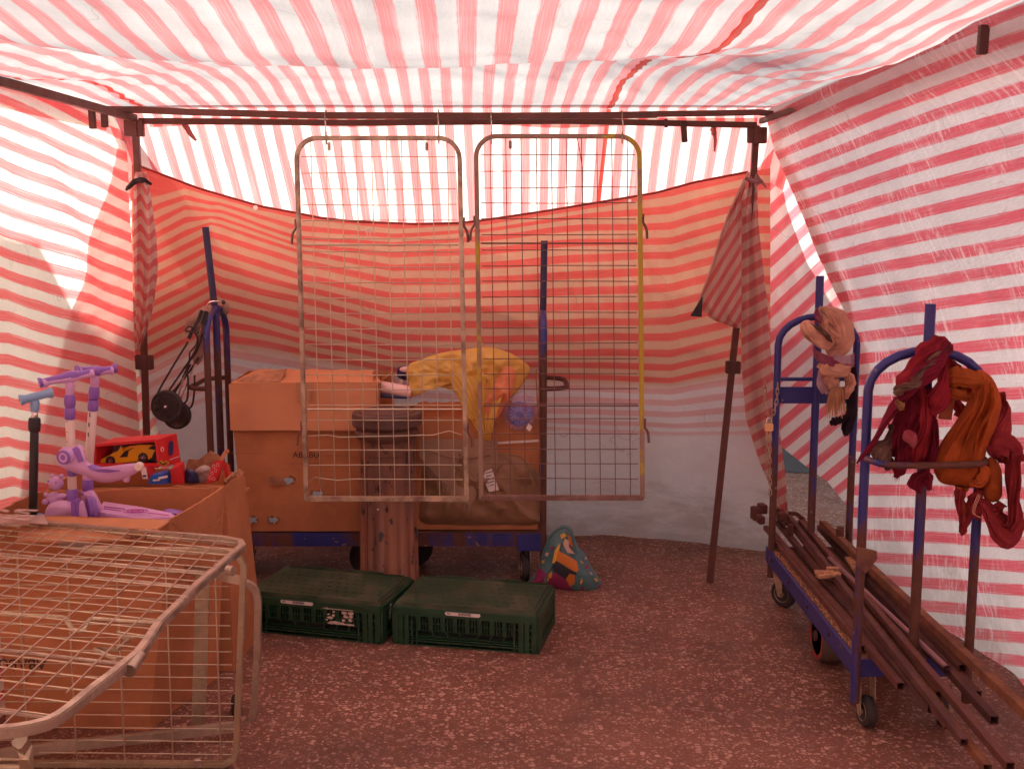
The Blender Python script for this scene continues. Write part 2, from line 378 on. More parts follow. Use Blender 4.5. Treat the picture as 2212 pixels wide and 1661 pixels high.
# ------------------------------------------------------------------ ground
def terrazzo():
    k = N('terrazzo'); co = k.n('TexCoord').outputs['Object']
    wv = k.n('VectorMath', operation='ADD', i_0=co, i_1=k.n('VectorMath', operation='SCALE', i_0=k.n('TexNoise', i_Vector=co, i_Scale=45.).outputs[1], i_Scale=.012).outputs[0]).outputs[0]
    def layer(sc, lo, hi, st):
        m = k.map(wv, st); e = k.n('TexVoronoi', feature='DISTANCE_TO_EDGE', i_Scale=sc, i_Vector=m).outputs[0]
        c = k.n('TexVoronoi', i_Scale=sc, i_Vector=m).outputs['Color']; r = k.n('SeparateColor', i_0=c)
        th = k.step(r.outputs[0], 0, 1, lo, hi)
        return k.step(k.math('SUBTRACT', e, th), 0, .03), r.outputs[1]
    a, ra = layer(58., .03, .60, (1, 1.0, 1)); b, rb = layer(115., .08, .75, (1, 1.2, 1))
    pch = k.noise(co, 1.3, 5, .6)
    base = k.mix(k.step(pch, .35, .65), (.165, .068, .043), (.23, .102, .067))
    chip = k.mix(ra, (.34, .18, .13), (.56, .35, .265)); chipb = k.mix(rb, (.26, .145, .12), (.48, .30, .25))
    c = k.mix(b, base, chipb); c = k.mix(a, c, chip)
    yy = k.n('SeparateXYZ', i_0=co).outputs[1]; c = k.mix(k.step(k.math('ADD', yy, k.math('MULTIPLY', k.noise(co, 2), .4)), 6.1, 6.5, 0, 1), c, k.mix(a, k.mix(b, (.08, .095, .11), (.33, .38, .41)), (.46, .52, .56)))  # red tent light is put into the colour inside, blue skylight outside
    st = k.step(k.noise(co, 2.1, 6, .65), .46, .66, 0, .5); c = k.mix(st, c, (.085, .045, .035))
    pk = k.math('MULTIPLY', k.step(k.noise(co, 3.0, 4, .6), .62, .72, 0, .22), 1.); c = k.mix(pk, c, (.20, .08, .08))
    # pink powder stain
    sp = k.n('SeparateXYZ', i_0=co)
    dx = k.math('SUBTRACT', sp.outputs[0], -.72); dy = k.math('SUBTRACT', sp.outputs[1], 3.75)
    line = k.math('ABSOLUTE', k.math('SUBTRACT', dx, k.math('MULTIPLY', dy, .18)))
    mk = k.math('MULTIPLY', k.step(line, .02, .11, 1, 0), k.step(k.math('ABSOLUTE', dy), .25, .45, 1, 0))
    mk = k.math('MULTIPLY', mk, k.step(k.noise(co, 9, 5, .7), .36, .52, 0, .85)); c = k.mix(mk, c, (.36, .04, .085))
    b_ = k.n('BsdfPrincipled'); k.put(b_.inputs['Base Color'], c); k.put(b_.inputs['Roughness'], k.step(k.noise(co, 6, 4), .3, .7, .42, .68))
    b_.inputs['Specular IOR Level'].default_value = .4
    k.put(b_.inputs['Normal'], k.bump(k.noise(co, 130, 3), .18, .002)); k.put(k.out.inputs[0], b_.outputs[0]); return k.m
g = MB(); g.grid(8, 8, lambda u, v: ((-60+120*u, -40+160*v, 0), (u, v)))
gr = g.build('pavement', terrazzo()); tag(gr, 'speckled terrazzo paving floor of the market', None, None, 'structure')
m_asph = mat('asphalt', (.06, .062, .065), .9, 0., .25, 40, bump=.5, bs=200)
g = MB(); g.add([(1.3, 8.0, .004), (2.6, 7.7, .004), (4.5, 8.6, .004), (4.5, 12, .004), (1.0, 12, .004)], [(0, 1, 2, 3, 4)]); struct('road', g, m_asph)

# unseen blocks added beyond the tarpaulins to shade the cloth and bounce light
m_wallB = mat('buff_brick', (.66, .50, .38), .9, 0., .15, 5); m_bounce = mat('bounce_cream', (.70, .65, .64), .9, 0., .1, 2)
nb = thing('shade_screen', 'unseen pale canvas screen added at the left, shading and filling the wall', 'shade screen', (-4, 6, 0))
m_screen = mat('pale_screen', (.92, .88, .80), .9, 0., .05, 3, trans=.78, bump=0, spec=.1)  # added sheet, translucent so it fills the left wall with warm light
q = MB(); q.prism([(-4, -4, 0), (-4, -4, 3.05), (-4, 4, 3.0), (-4, 5.9, 2.82), (-4, 6.37, 2.70), (-4, 6.57, 2.65), (-4, 6.82, 2.63), (-4, 7.17, 2.32), (-4, 7.6, 2.1), (-4, 8.1, 1.6), (-4, 8.1, 0)], (-.004, 0, 0)); q.build('screen_panel', m_screen, nb, False)
nb = thing('shade_screen', 'unseen canvas screen added close behind to shade the back tarpaulin', 'shade screen', (-2, 8.2, 0))  # added, its top edge shaped to throw shade on the back tarpaulin
m_screen2 = mat('buff_screen', (.50, .48, .47), .9, 0., .05, 3, trans=.3, bump=0, spec=.1)
q = MB(); q.prism([(-9, 8.2, 0), (1.35, 8.2, 0), (1.35, 8.2, 2.0), (.75, 8.2, 2.02), (.2, 8.2, 2.13), (-.6, 8.2, 2.08), (-1.4, 8.2, 2.33), (-2.1, 8.2, 2.23), (-3.2, 8.2, 2.42), (-9, 8.2, 2.4)], (0, .004, 0)); q.build('screen_panel', m_screen2, nb, False)
nb = thing('shade_screen', 'tall canvas block added at the right rear to shade the paving', 'shade screen', (3.5, 10.5, 0))  # added to keep the sun off the paving outside
q = MB(); q.box(.2, 7.2, 9.0, 11.5, .0, 3.2); q.build('screen_panel', m_screen2, nb, False)

nb = thing('bounce_block', 'unseen cream block added across the street right of the stall to bounce sunlight', 'bounce block', (8, 2, 0))  # added as a reflector for the right wall
q = MB(); q.box(7.5, 9.5, -14, 6.6, 0, 6.5); q.build('wall', m_bounce, nb, False)  # body of the added bounce block, not a real wall
nb = thing('bounce_block', 'unseen cream block added behind the camera to bounce sunlight', 'bounce block', (0, -9, 0))  # added as a reflector facing the sun
q = MB(); q.box(-12, 7.4, -10, -8, 0, 6.0); q.build('wall', m_bounce, nb, False)  # body of the added bounce block, not a real wall
# ------------------------------------------------------------------ tarpaulins
PER = .0886
c_roof = cloth('roof_tarpaulin', tf=.48, gloss=.08, bmp=.10, white=(.70, .70, .69), redT=(.84, .36, .36))
c_over = cloth('overhang_tarpaulin', tf=.5, clear=.075, dirt=.2, gloss=.05, white=(.88, .80, .75), redT=(.9, .25, .25))
c_back = cloth('back_tarpaulin', (12.4, 17.2), low=(.86, .88, .88), bmp=.4, tf=.46, hem=.6, dirt=.45, gloss=.1, white=(.72, .54, .40), red=(.72, .13, .11), redT=(.84, .20, .17), warm=.08)
c_side = cloth('side_tarpaulin', streaks=.6, hem=.35, tf=.56, dirt=.35, gloss=.14, bmp=.6, white=(.88, .85, .86), redT=(.90, .15, .21))
c_left = cloth('left_tarpaulin', white=(.86, .83, .79), tf=.56, dirt=.3, gloss=.10, redT=(.9, .20, .21))
c_second = cloth('second_layer', tf=.55, clear=.075, dirt=.2, gloss=.05, white=(.80, .70, .62))

def ridge(p, sc, amp, seed=0.):       # creases: thin ridged noise
    return amp*(1-abs(noise.noise(V(p)*sc+V((seed, seed, seed))))*2.2)
# roof: sags in a belly ahead of the camera, then climbs and falls to the back bar
def roof_z(X, Y):
    wx = max(0., math.cos(max(-1, min(1, (X+.28)/1.55))*math.pi/2))**1.1
    f = pl(Y, [(-2, .0), (0, .03), (1.6, .02), (2.3, -.02), (2.64, -.05), (2.95, -.10), (3.12, -.105), (3.3, -.07), (4.0, .06), (4.55, .11), (4.9, .085), (5.2, .02), (5.36, -.0)])
    z = 2.24+wx*f
    d = min(X+1.82, 1.27-X)
    z -= .05*math.sin(max(0, min(1, d/.5))*math.pi)*max(0, math.sin(Y*2.1))*.6
    dm = max(0, min(1, d/.15))*max(0, min(1, (5.36-Y)/.3))
    return z+dm*(.022*fbm((X*1.3, Y*.9, 0), 3)+.010*fbm((X*5, Y*1.6+X*2, 3), 3)+.005*ridge((X*2.2+Y*.8, Y*2.6-X, 0), 2, 1, 4))
def rs(X, Y):
    cur = 0.
    if X > .55: cur = .5*max(0, X-.55)**1.5*max(0, 1-abs(Y-4.6)/1.4)*-2.0
    if X < -1.0: cur = .6*(-X-1.0)**1.3*max(0, min(1, (Y-2.5)/1.5))
    return (X+.0376*Y+cur*.12)/PER
def froof(u, v):
    Y = lerp(-2., 5.36, v**.8); X = lerp(-1.87, 1.33, u); return (X, Y, roof_z(X, Y)-1.2*max(0, -1.80-X, X-1.26)), (rs(X, Y), Y)
rt = thing('roof_tarpaulin', 'pink and white striped tarpaulin roof of the stall, sagging in the middle', 'tarpaulin', (0, 3, 2.2))
q = MB(); q.grid(150, 170, froof); q.build('canopy', c_roof, rt)
# overhang falling outside behind the back tarpaulin
def lowz(X): return pl(X, [(-1.9, 1.30), (-1.5, 1.17), (-1.1, 1.13), (-.8, 1.02), (-.3, .93), (.2, .92), (.8, .90), (1.3, .93)])
def fover(u, v):
    X = lerp(-1.90, 1.33, u); z = lerp(2.262, lowz(X), v)
    Y = 5.33+.04*min(1, v*12)+.98*(2.262-z)**.95
    X2 = X+.02*noise.noise(V((X*3, z*2, 5)))*v
    Y += .02*fbm((X*2.2, z*1.3, 1), 3)*min(1, v*4)+.012*math.sin(X*9+z*3)*min(1, v*3)
    return (X2, Y, z), ((X+.0376*5.37)/PER, z)
q = MB(); q.grid(120, 50, fover); q.build('overhang', c_over, rt)
q = MB()
def fhem(u, v):
    X = lerp(-1.66, 1.12, u); z = 2.20-v*(.035+.02*noise.noise(V((X*2, 0, 0)))); return (X, 5.40+.01*math.sin(X*14), z), ((X+.2)/PER, z)
q.grid(90, 2, fhem); q.build('hem', c_second, rt)
m_rag = mat('rag', (.60, .28, .26), .9, trans=.6)
for pts in ([(395, 262, 5.38), (408, 285, 5.36), (424, 304, 5.36)], [(1541, 276, 5.38), (1545, 300, 5.37), (1544, 328, 5.36)]):
    q = MB(); scarf(q, pts, [.022, .014, .006], 3, .2, .5, 1.); q.build('rag_end', m_rag, rt)
# red doubled band near the right of the roof (a lapped seam in the cloth)
m_seam = cloth('seam_tape', tf=.7, clear=.55, white=(.95, .22, .18), red=(.95, .20, .18), redT=(1., .22, .18), dirt=.1, gloss=.1)
def fseam(u, v):
    Y = lerp(2.0, 5.355, v); s = 7.1+u*.30+.03*math.sin(Y*55); X = s*PER-.0376*Y
    return (X, Y, roof_z(X, Y)-.004), (u, Y)
q = MB(); q.grid(3, 150, fseam); q.build('seam', m_seam, rt)
def fseam2(u, v):
    z = lerp(2.235, 1.55, v); X = (7.12+u*.22)*PER-.0376*5.37-.02*v; return (X, 5.36+.98*(2.235-z)**.95-.004, z), (u, z)
q = MB(); q.grid(2, 30, fseam2); q.build('seam', m_seam, rt)
def fseam3(u, v):       # seam along the left side of the roof
    Y = lerp(2.8, 5.3, v); X = -1.66+u*.022+.008*math.sin(Y*40)+.03*math.sin(Y*3); return (X, Y, roof_z(X, Y)-.004), (u, Y)
q = MB(); q.grid(2, 120, fseam3); q.build('seam', m_seam, rt)

# left wall
def left_s(Y, z):
    Yc = max(Y, 4.18); A = 2.097-.114*(Y-4.18); p = lerp(.0765, .0945, (Yc-4.18)/1.32)
    return (A-z+.02*noise.noise(V((Y*1.3, z*1.2, 2))))/p
def left_x(Y, z):
    h = 2.22-z
    return -1.815-.04*math.sin(min(1, h/2.2)*math.pi)+.03*fbm((Y*1.1, z*.9, 7), 3)*min(1, h*3)+.016*ridge((Y*1.7+z*1.1, z*.7-Y*.3, 0), 1.5, 1, 2)*min(1, h*4)+.008*math.sin(Y*9+z*5)*min(1, h*2)
def fleft(u, v):
    Y = lerp(-2, 5.55, u**.8); z = lerp(2.225, .0, v)
    X = left_x(Y, z)
    if Y > 5.0: X = lerp(X, -1.80+.0*v, (Y-5.0)/.5*.6)
    if z > 2.0: X = lerp(X, -1.83, (z-2.0)/.2)
    return (X, Y, z), (left_s(Y, z), Y)
q = MB(); q.grid(150, 110, fleft)
lt = q.build('left_tarpaulin', c_left); tag(lt, 'striped tarpaulin wall along the left side, half of it blazing in sunlight', 'tarpaulin')
def flay(u, v):      # second sheet lapped over the outside of the left wall beside the corner post
    a = P(286, 318, 5.46); b = P(176, 648, 4.86); z = lerp(2.2, 0, v)
    t = (a.z-z)/(a.z-b.z); Y0 = lerp(a.y, b.y, t); Y = lerp(Y0, 6.5, u); z = min(z, 2.2-.55*max(0, Y-5.55))
    return (left_x(min(Y, 5.6), z)-.035, Y, z), ((2.1-z)/.09+u*3, Y)
q = MB(); q.grid(30, 60, flay)
o = q.build('lapped_tarpaulin', c_second); tag(o, 'second sheet lapped over the outside of the left wall beside the corner post', 'tarpaulin')

# back tarpaulin: lattice of stripe heights traced per column
TOPE = [(285, 355), (301, 360), (362, 383), (429, 408), (487, 425), (564, 447), (634, 460), (694, 472), (768, 480), (895, 485), (992, 483), (1037, 478), (1179, 457), (1416, 418), (1500, 395), (1640, 368)]
COLS = {
 285: [(0, 372), (.3, 450), (2.2, 512), (12.2, 802), (16, 912)],
 345: [(0, 392), (.12, 420), (2.2, 481), (12.2, 771), (16, 881)],
 400: [(0, 402), (1, 427), (2.2, 453), (12.2, 743), (16, 855)],
 455: [(0, 420), (1, 440), (2, 456), (4.3, 487), (12.2, 712), (16, 835)],
 476: [(0, 426), (4.3, 492), (5, 513), (9, 637), (12, 729), (16, 850)],
 560: [(0, 450), (2, 488), (4, 516), (5, 538), (9, 658), (12, 742), (16, 868)],
 642: [(0, 465), (1, 492), (2, 513), (3, 530), (4, 543), (5, 566), (6, 597), (7, 621), (8, 646), (9, 680), (10, 710), (12, 757), (16, 880)],
 850: [(0, 490), (1, 510), (2, 526), (3, 550), (4, 580), (5, 610), (6, 641), (7, 671), (8, 700), (9, 728), (10, 752), (12, 800), (16, 905)],
 1050: [(0, 482), (1, 498), (2, 515), (3, 542), (4, 574), (6, 638), (8, 702), (9, 733), (10, 762), (12, 813), (16, 905)],
 1250: [(0, 451), (1, 468), (2, 492), (3, 524), (4, 559), (6, 629), (8, 697), (10, 762), (12, 815), (16, 912)],
 1450: [(0, 415), (1, 452), (2, 488), (3, 521), (4, 553), (6, 622), (8, 694), (10, 764), (12, 823), (16, 920)],
 1640: [(0, 372), (1, 402), (3, 464), (6, 567), (9, 682), (12, 782), (16, 915)]}
BOT = [(285, 1190), (480, 1180), (1050, 1158), (1180, 1156), (1300, 1156), (1430, 1163), (1560, 1185), (1640, 1196), (1700, 1215)]
cx = sorted(COLS)
def back_y(x, s):
    if s < 0: return pl(x, TOPE)
    for a, b in zip(cx, cx[1:]):
        if x <= b or b == cx[-1]:
            t = max(0, min(1, (x-a)/(b-a)))
            def cv(c):
                L = COLS[c]; return pl(s, L+[(30, pl(c, BOT))]) if s > L[-1][0] else pl(s, L)
            return lerp(cv(a), cv(b), t)
def back_Y(x, y):
    top, bot = pl(x, TOPE), pl(x, BOT); t = max(0, min(1, (y-top)/(bot-top)))
    yt = pl(x, [(285, 5.52), (345, 5.56), (400, 5.62), (455, 5.70), (470, 5.71), (560, 5.66), (900, 5.63), (1400, 5.56), (1640, 5.49)])
    ym = pl(x, [(285, 5.72), (345, 5.80), (455, 6.02), (560, 6.05), (900, 6.02), (1400, 5.85), (1640, 5.66)])
    yb = pl(x, [(285, 6.4), (480, 6.4), (1180, 6.27), (1430, 6.20), (1560, 6.03), (1700, 5.88)])
    Y = lerp(lerp(yt, ym, min(1, t*2.2)), yb, max(0, (t-.4)/.6)**1.3)
    return Y
def fback(u, v):
    x = lerp(285, 1664, u); s = lerp(-.45, 12.5, v/.62) if v < .62 else lerp(12.5, 30, (v-.62)/.38)
    y = back_y(x, s); y += 3.0*noise.noise(V((x*.008, s*.35, 0)))*min(1, max(0, s+.4)/2)*(1 if s < 17 else .2)
    Y = back_Y(x, y); e = min(1, max(0, s+.45)/1.5)
    Y += e*(.034*fbm((x*.006, y*.008, 1), 3)+.03*ridge((x*.0035+y*.002, y*.006-x*.001, 0), 1.3, 1, 5)+.004*math.sin(x*.03))
    p = P(x, y, Y)
    if s > 29.9: p.z = max(.003, p.z)
    return p, (s, x*.0023)
q = MB(); q.grid(170, 150, fback)
bt = thing('back_tarpaulin', 'striped tarpaulin slung across the back of the stall, fading to a plain pale lower half', 'tarpaulin', (-.3, 5.9, 0))
q.build('sheet', c_back, bt)
q = MB(); m_hem = mat('dark_red_hem', (.42, .08, .07), .8, trans=.35)
q.tube([P(x, pl(x, TOPE)-1, back_Y(x, pl(x, TOPE))-.004) for x in range(300, 1630, 14)], .0055, 6); q.build('hem', m_hem, bt)
for (x, y) in ((552, 448), (1364-5, 434)):
    q = MB(); p = P(x, y+1, 5.58); q.lathe(p, (0, -1, 0), [(.006, 0), (.011, 0), (.011, .003), (.006, .003), (.006, 0)], 14); q.build('eyelet', m_chrome, bt)
# left corner curtain
m_cur = cloth('curtain_tarpaulin', tf=.45, dirt=.35, gloss=.1, white=(.72, .58, .50), red=(.66, .20, .20), redT=(.75, .22, .22))
def fcl(u, v):
    y = lerp(372, 760, v)
    xl = pl(y, [(372, 292), (395, 288), (560, 289), (700, 294), (760, 298)]); xr = pl(y, [(372, 318), (400, 323), (513, 338), (585, 341), (655, 333), (710, 319), (755, 302)])
    x = lerp(xl, xr, u); Y = 5.31+.03*math.sin(u*11+y*.006)+.02*noise.noise(V((u*3, y*.01, 0)))
    return P(x, y, Y), (y/33+.25*math.sin(u*9+y*.01)-.45*u, x*.002)
q = MB(); q.grid(30, 80, fcl); o = q.build('corner_curtain', m_cur); tag(o, 'narrow gathered striped cloth tied beside the left corner post', 'tarpaulin')
# right corner curtain + folded flap
def fcr(u, v):
    y = lerp(382, 1118, v)
    xl = pl(y, [(382, 1612), (430, 1597), (641, 1600), (792, 1602), (904, 1611), (997, 1640), (1060, 1668), (1118, 1692)])
    xr = pl(y, [(382, 1632), (405, 1636), (475, 1638), (558, 1646), (655, 1658), (740, 1663), (904, 1681), (1016, 1696), (1118, 1703)])
    x = lerp(xl, xr, u); Y = 5.37+.03*math.sin(u*8+y*.004)*min(1, v*4)+.25*v*.3+.02*noise.noise(V((u*4, y*.008, 3)))
    return P(x, y, Y), ((y+.55*(x-1600))/37, x*.002)
q = MB(); q.grid(30, 110, fcr); o = q.build('corner_curtain', m_cur); tag(o, 'long striped drape hanging from the right corner post to the floor', 'tarpaulin')
def ffl(u, v):
    y = lerp(374, 709, v)
    xl = pl(y, [(374, 1614), (408, 1599), (455, 1577), (516, 1556), (580, 1537), (658, 1508), (690, 1535), (709, 1590)]); xr = pl(y, [(374, 1618), (430, 1602), (709, 1602)])
    x = lerp(xl, xr, u); Y = 5.36-.03*math.sin(u*2.6)+.01*math.sin(u*14+y*.02)
    return P(x, y, Y), ((x+.62*y)/23, y*.002)
fl = thing('folded_flap', 'triangular striped flap folded back beside the right corner post with a black corner', 'tarpaulin', P(1590, 700, 5.4))
q = MB(); q.grid(24, 60, ffl); q.build('cloth', m_cur, fl)
q = MB(); q.prism([P(1491, 683, 5.34), P(1518, 640, 5.34), P(1516, 685, 5.34)], (0, .006, 0)); q.build('corner_patch', m_black, fl, False)
q = MB(); q.tube([P(x, y, 5.35) for x, y in ((1616, 374), (1599, 408), (1577, 455), (1556, 516), (1537, 580), (1508, 658))], .006, 6); q.build('hem', mat('pale_hem', (.6, .36, .3), .9, trans=.3), fl)

# right wall
def right_s(p):
    Y = max(p.y, 2.35); x, y = proj((p.x, Y, p.z)); k = y
    for _ in range(4):
        m = pl(k, [(150, -.45), (300, -.36), (560, -.22), (800, -.10), (950, -.02), (1150, .06), (1450, .12)]); m *= 1-.12*max(-1, min(1, (x-1900)/400))
        k = y-m*(x-1900)
    return (k-243)/48+.10*noise.noise(V((x*.004, y*.004, 0)))
FARE = [(2.2, 1.16, 5.40), (2.05, 1.215, 5.46), (1.85, 1.33, 5.5), (1.55, 1.47, 5.6), (1.12, 1.715, 5.72), (.9, 1.735, 5.74), (0, 1.74, 5.75)]
NEAR = [(2.2, 1.25), (1.85, 1.42), (1.5, 1.58), (1.0, 1.75), (0, 1.93)]
def fright(u, v):
    z = lerp(2.235, .0, v); zz = -z
    xf = pl(zz, [(-a, b) for a, b, c in FARE]); Yf = pl(zz, [(-a, c) for a, b, c in FARE]); xn = pl(zz, [(-a, b) for a, b in NEAR])
    Y = lerp(Yf, -2., u**1.25); X = lerp(xf, xn, min(1, (Yf-Y)/1.6)); h = 2.235-z
    e = min(1, h*3)
    X += e*(.026*fbm((Y*1.2, z*1.1, 11), 3)+.014*ridge((Y*1.6-z*1.3, z*.9, 0), 1.6, 1, 8)+.005*math.sin(Y*14+z*8+2*math.sin(z*5)))
    X = lerp(xf, X, min(1, h*6)) if h < .17 else X
    if z < .35: X += .02*math.sin(Y*9)*(.35-z)/.35
    p = V((X, Y, z)); return p, (right_s(p), Y)
q = MB(); q.grid(170, 140, fright)
rw = thing('right_tarpaulin', 'large striped tarpaulin wall down the right side behind the pole trolley', 'tarpaulin', (1.6, 4, 0)); q.build('sheet', c_side, rw)
def fedge(u, v):
    z = lerp(2.19, .95, v); zz = -z
    xf = pl(zz, [(-a, b) for a, b, c in FARE]); Yf = pl(zz, [(-a, c) for a, b, c in FARE]); Y = Yf-u*(.13+.10*v); p = V((lerp(xf, xf+.06, u)+.018, Y, z)); return p, (right_s(p), Y)
q = MB(); q.grid(8, 50, fedge); q.build('lapped_edge', c_second, rw)
# outer corner sheet behind the far loop
def fcor(u, v):
    x = lerp(1632, 1860, u); yb = pl(x, [(1632, 930), (1688, 965), (1736, 1003), (1789, 1042), (1822, 1083), (1860, 1125)])
    y = lerp(270, yb, v); Y = lerp(5.62, 5.95, v)+.10*math.sin(u*3)+.02*fbm((x*.01, y*.006, 4), 3)
    return P(x, y, Y), ((y+.88*x+12*math.sin(y*.006))/52, x*.002)
q = MB(); q.grid(40, 80, fcor); o = q.build('corner_tarpaulin', cloth('corner_tarpaulin', tf=.36, dirt=.7, gloss=.2, redT=(.85, .25, .3))); tag(o, 'striped sheet with diagonal stripes closing the right rear corner', 'tarpaulin')
# sheet behind the photographer
q = MB(); q.grid(60, 50, lambda u, v: ((lerp(-1.82, 1.4, u), -2.0+.05*fbm((u*4, v*3, 0)), lerp(2.24, .1, v)), (v*25, u*3)))
o = q.build('front_tarpaulin', c_left); tag(o, 'striped tarpaulin closing the front of the stall behind the photographer', 'tarpaulin')

# ------------------------------------------------------------------ stall frame
fr = thing('stall_frame', 'red brown square steel frame carrying the tarpaulins', 'stall frame', (-.3, 5.3, 0))
def poly(mb, pts, w): return mb.bar([P(*p) for p in pts], w)
LT, RTP = P(292, 262, 5.33), P(1634, 272, 5.33)
lf, rf = P(293, 262, 5.33), P(1633, 274, 5.33)
q = MB(); q.bar([V((-1.80, -1.9, 2.235)), V((-1.80, 4.1, 2.225)), LT+V((0, 0, .012))], .013, .016); q.build('side_bar', m_iron, fr, False, .002)
q = MB(); q.bar([V((1.24, -1.9, 2.225)), V((1.235, 4.5, 2.215)), RTP+V((.02, 0, .02))], .010, .012); q.build('side_bar', m_iron, fr, False, .002)
q = MB(); q.bar([P(300, 262, 5.33), P(760, 266, 5.33), P(1230, 262, 5.33), P(1634, 271, 5.33)], .013, .013); q.build('back_bar', m_iron, fr, False, .002)
q = MB(); q.bar([LT, P(298, 370, 5.39), P(306, 600, 5.43), P(312, 780, 5.48), P(317, 945, 5.53), H(324, 1190, 0)+V((0, -.25, 0))], .014, .014, (0, 1, 0)); q.build('post', m_iron, fr, False, .002)
q = MB(); q.bar([RTP, P(1628, 370, 5.38), P(1590, 712, 5.45), H(1533, 1257, .0)], .0145, .0145, (0, 1, 0)); q.build('post', m_iron, fr, False, .002)
def socket(cx, cy, Y, s=1.):
    p = P(cx, cy, Y); q = MB(); q.obox(p, (.019*s, 0, 0), (0, .022*s, 0), (0, 0, .036*s)); q.obox(p+V((-.030*s, .0, .002)), (.013*s, 0, 0), (0, .016*s, 0), (0, 0, .036*s)); q.obox(p+V((.030*s, 0, .0)), (.013*s, 0, 0), (0, .018*s, 0), (0, 0, .036*s))
    return q
socket(290, 278, 5.32).build('socket', m_iron, fr, False, .003); socket(1635, 293, 5.32).build('socket', m_iron, fr, False, .003)
socket(312, 783, 5.46, .95).build('socket', m_ironD, fr, False, .003); socket(1583, 794, 5.37, .8).build('socket', m_ironD, fr, False, .003)
for a, b, Y in (((198, 238), (201, 279), 5.0), ((225, 246), (227, 276), 5.1), ((1476, 262), (1479, 308), 5.3), ((1709, 252), (1708, 283), 5.2), ((2126, 55), (2121, 118), 2.95)):
    q = MB(); t = .0125 if Y > 3 else .0112; q.bar([P(*a, Y), P(*b, Y)], t, t, (0, 1, 0)); q.build('peg', m_ironD, fr, False, .0015)
q = MB(); q.tube([P(1438, 258, 5.28), P(1439, 276, 5.28)], .008, 8); q.build('wing_screw', m_ironD, fr)
lb = MB(); pts = [(220, 237), (300, 238), (420, 243), (700, 250), (1100, 251), (1300, 250), (1420, 248)]
lb.bar([P(x, y, 5.22) for x, y in pts], .014, .014); lb.bar([P(1415, 247, 5.22), P(1560, 245, 5.24), P(1640, 243, 5.26), P(1695, 250, 5.28)], .0125, .0125)
o = lb.build('cross_bar', m_iron, None, False, .002); tag(o, 'long red brown bar laid across the side bars, the hanging grids hooked on it', 'bar')
# tied ends of cloth at the posts
q = MB(); scarf(q, [(325, 398, 5.30), (310, 390, 5.27), (292, 392, 5.27), (279, 404, 5.27), (272, 412, 5.27)], [.012, .016, .014, .010, .004], 3, .12, .45, 1.)
o = q.build('strap', m_black); tag(o, 'dark tie strap knotted round the left corner post', 'strap')
q = MB(); scarf(q, [(1612, 386, 5.3), (1630, 391, 5.27), (1640, 388, 5.27), (1655, 405, 5.27)], [.013, .016, .013, .005], 3, .15, .5, 1.2); scarf(q, [(1634, 376, 5.28), (1640, 390, 5.27), (1635, 402, 5.27)], [.008, .011, .005], 3, .15, .6, 1.)
o = q.build('rag', mat('mauve_rag', (.30, .14, .14), .9)); tag(o, 'mauve rag knotted round the right corner post', 'rag')

# ------------------------------------------------------------------ hanging mesh panels
m_brail = mat('rusty_rail', (.20, .11, .085), .55, .2, .2, 9, (.34, .24, .19), .4, 12, .1, .2, 70)
def panel(name, label, tl, tr, br, bl, Y, mf, mw, nx, ny, gaps, bars, group, yel=None):
    TL, TR, BR, BL = [P(a, b, Y) for a, b in (tl, tr, br, bl)]
    def pt(u, v): return (TL.lerp(TR, u)).lerp(BL.lerp(BR, u), v)
    t = thing(name, label, 'mesh panel', pt(.5, 1), group)
    wd = (TR-TL).length; ht = (BL-TL).length; r = .085
    pts = []
    for (cu, cv, a0) in ((r/wd, r/ht, 180), (1-r/wd, r/ht, 270)):
        for i in range(9):
            a = R(a0+90*i/8); pts.append(pt(cu+r/wd*math.cos(a), cv+r/ht*math.sin(a)))
    q = MB(); q.bar([pt(0, 1)]+pts+[pt(1, 1)], .0095, .0115, (0, -1, 0)); q.build('frame', mf, t, True, .003)
    q = MB(); q.bar([pt(-.005, .997)+V((0, -.002, 0)), pt(1.005, .997)+V((0, -.002, 0))], .011, .0105, (0, 0, 1)); q.build('bottom_rail', mf if mf is m_steelD else m_brail, t, False, .002)
    q = MB(); wr = .0021
    for i in range(nx):
        u = (i+.95)/(nx+.75)
        q.tube([pt(u+random.uniform(-.002, .002), .004), pt(u, .5), pt(u, .99)], wr, 5)
    for j in range(ny):
        v = gaps(j)
        if j in bars.get('bent', ()):
            dn = bars['bent'][j]; q.tube([pt(.02, v+.003)]+[pt(a, v+b) for a, b in dn]+[pt(.98, v)], wr, 5); continue
        q.tube([pt(.025, v+random.uniform(-.0012, .0012)), pt(.5, v+random.uniform(-.0015, .0015)), pt(.975, v+random.uniform(-.0012, .0012))], wr, 5)
    q.build('wire_mesh', mw, t)
    for v in bars['cross']:
        q = MB(); q.tube([pt(.02, v), pt(.98, v)], .0036, 8); q.build('cross_rod', mw, t)
    for u in bars['lug']:
        q = MB(); q.obox(pt(u, .022), (.0065, 0, 0), (0, .006, 0), (0, 0, .018)); q.build('lug', mf, t, False, .003)
    for (u, v) in bars['latch']:
        s = -1 if u < .5 else 1; a = pt(0 if s < 0 else 1, v)
        q = MB(); q.tube(spline([a+V((s*.006, -.004, .03)), a+V((s*.012, -.006, .008)), a+V((s*.026, -.006, -.018)), a+V((s*.030, -.006, -.06))], 5), .0055, 8); q.obox(a+V((s*.010, 0, .022)), (.007, 0, 0), (0, .004, 0), (0, 0, .022)); q.build('latch_hook', m_wireR, t)
    return t, pt
g1 = lambda j: .063+j*.0368+(.017 if j > 6 else 0)+(.012 if j > 20 else 0)*0 if j < 24 else .995
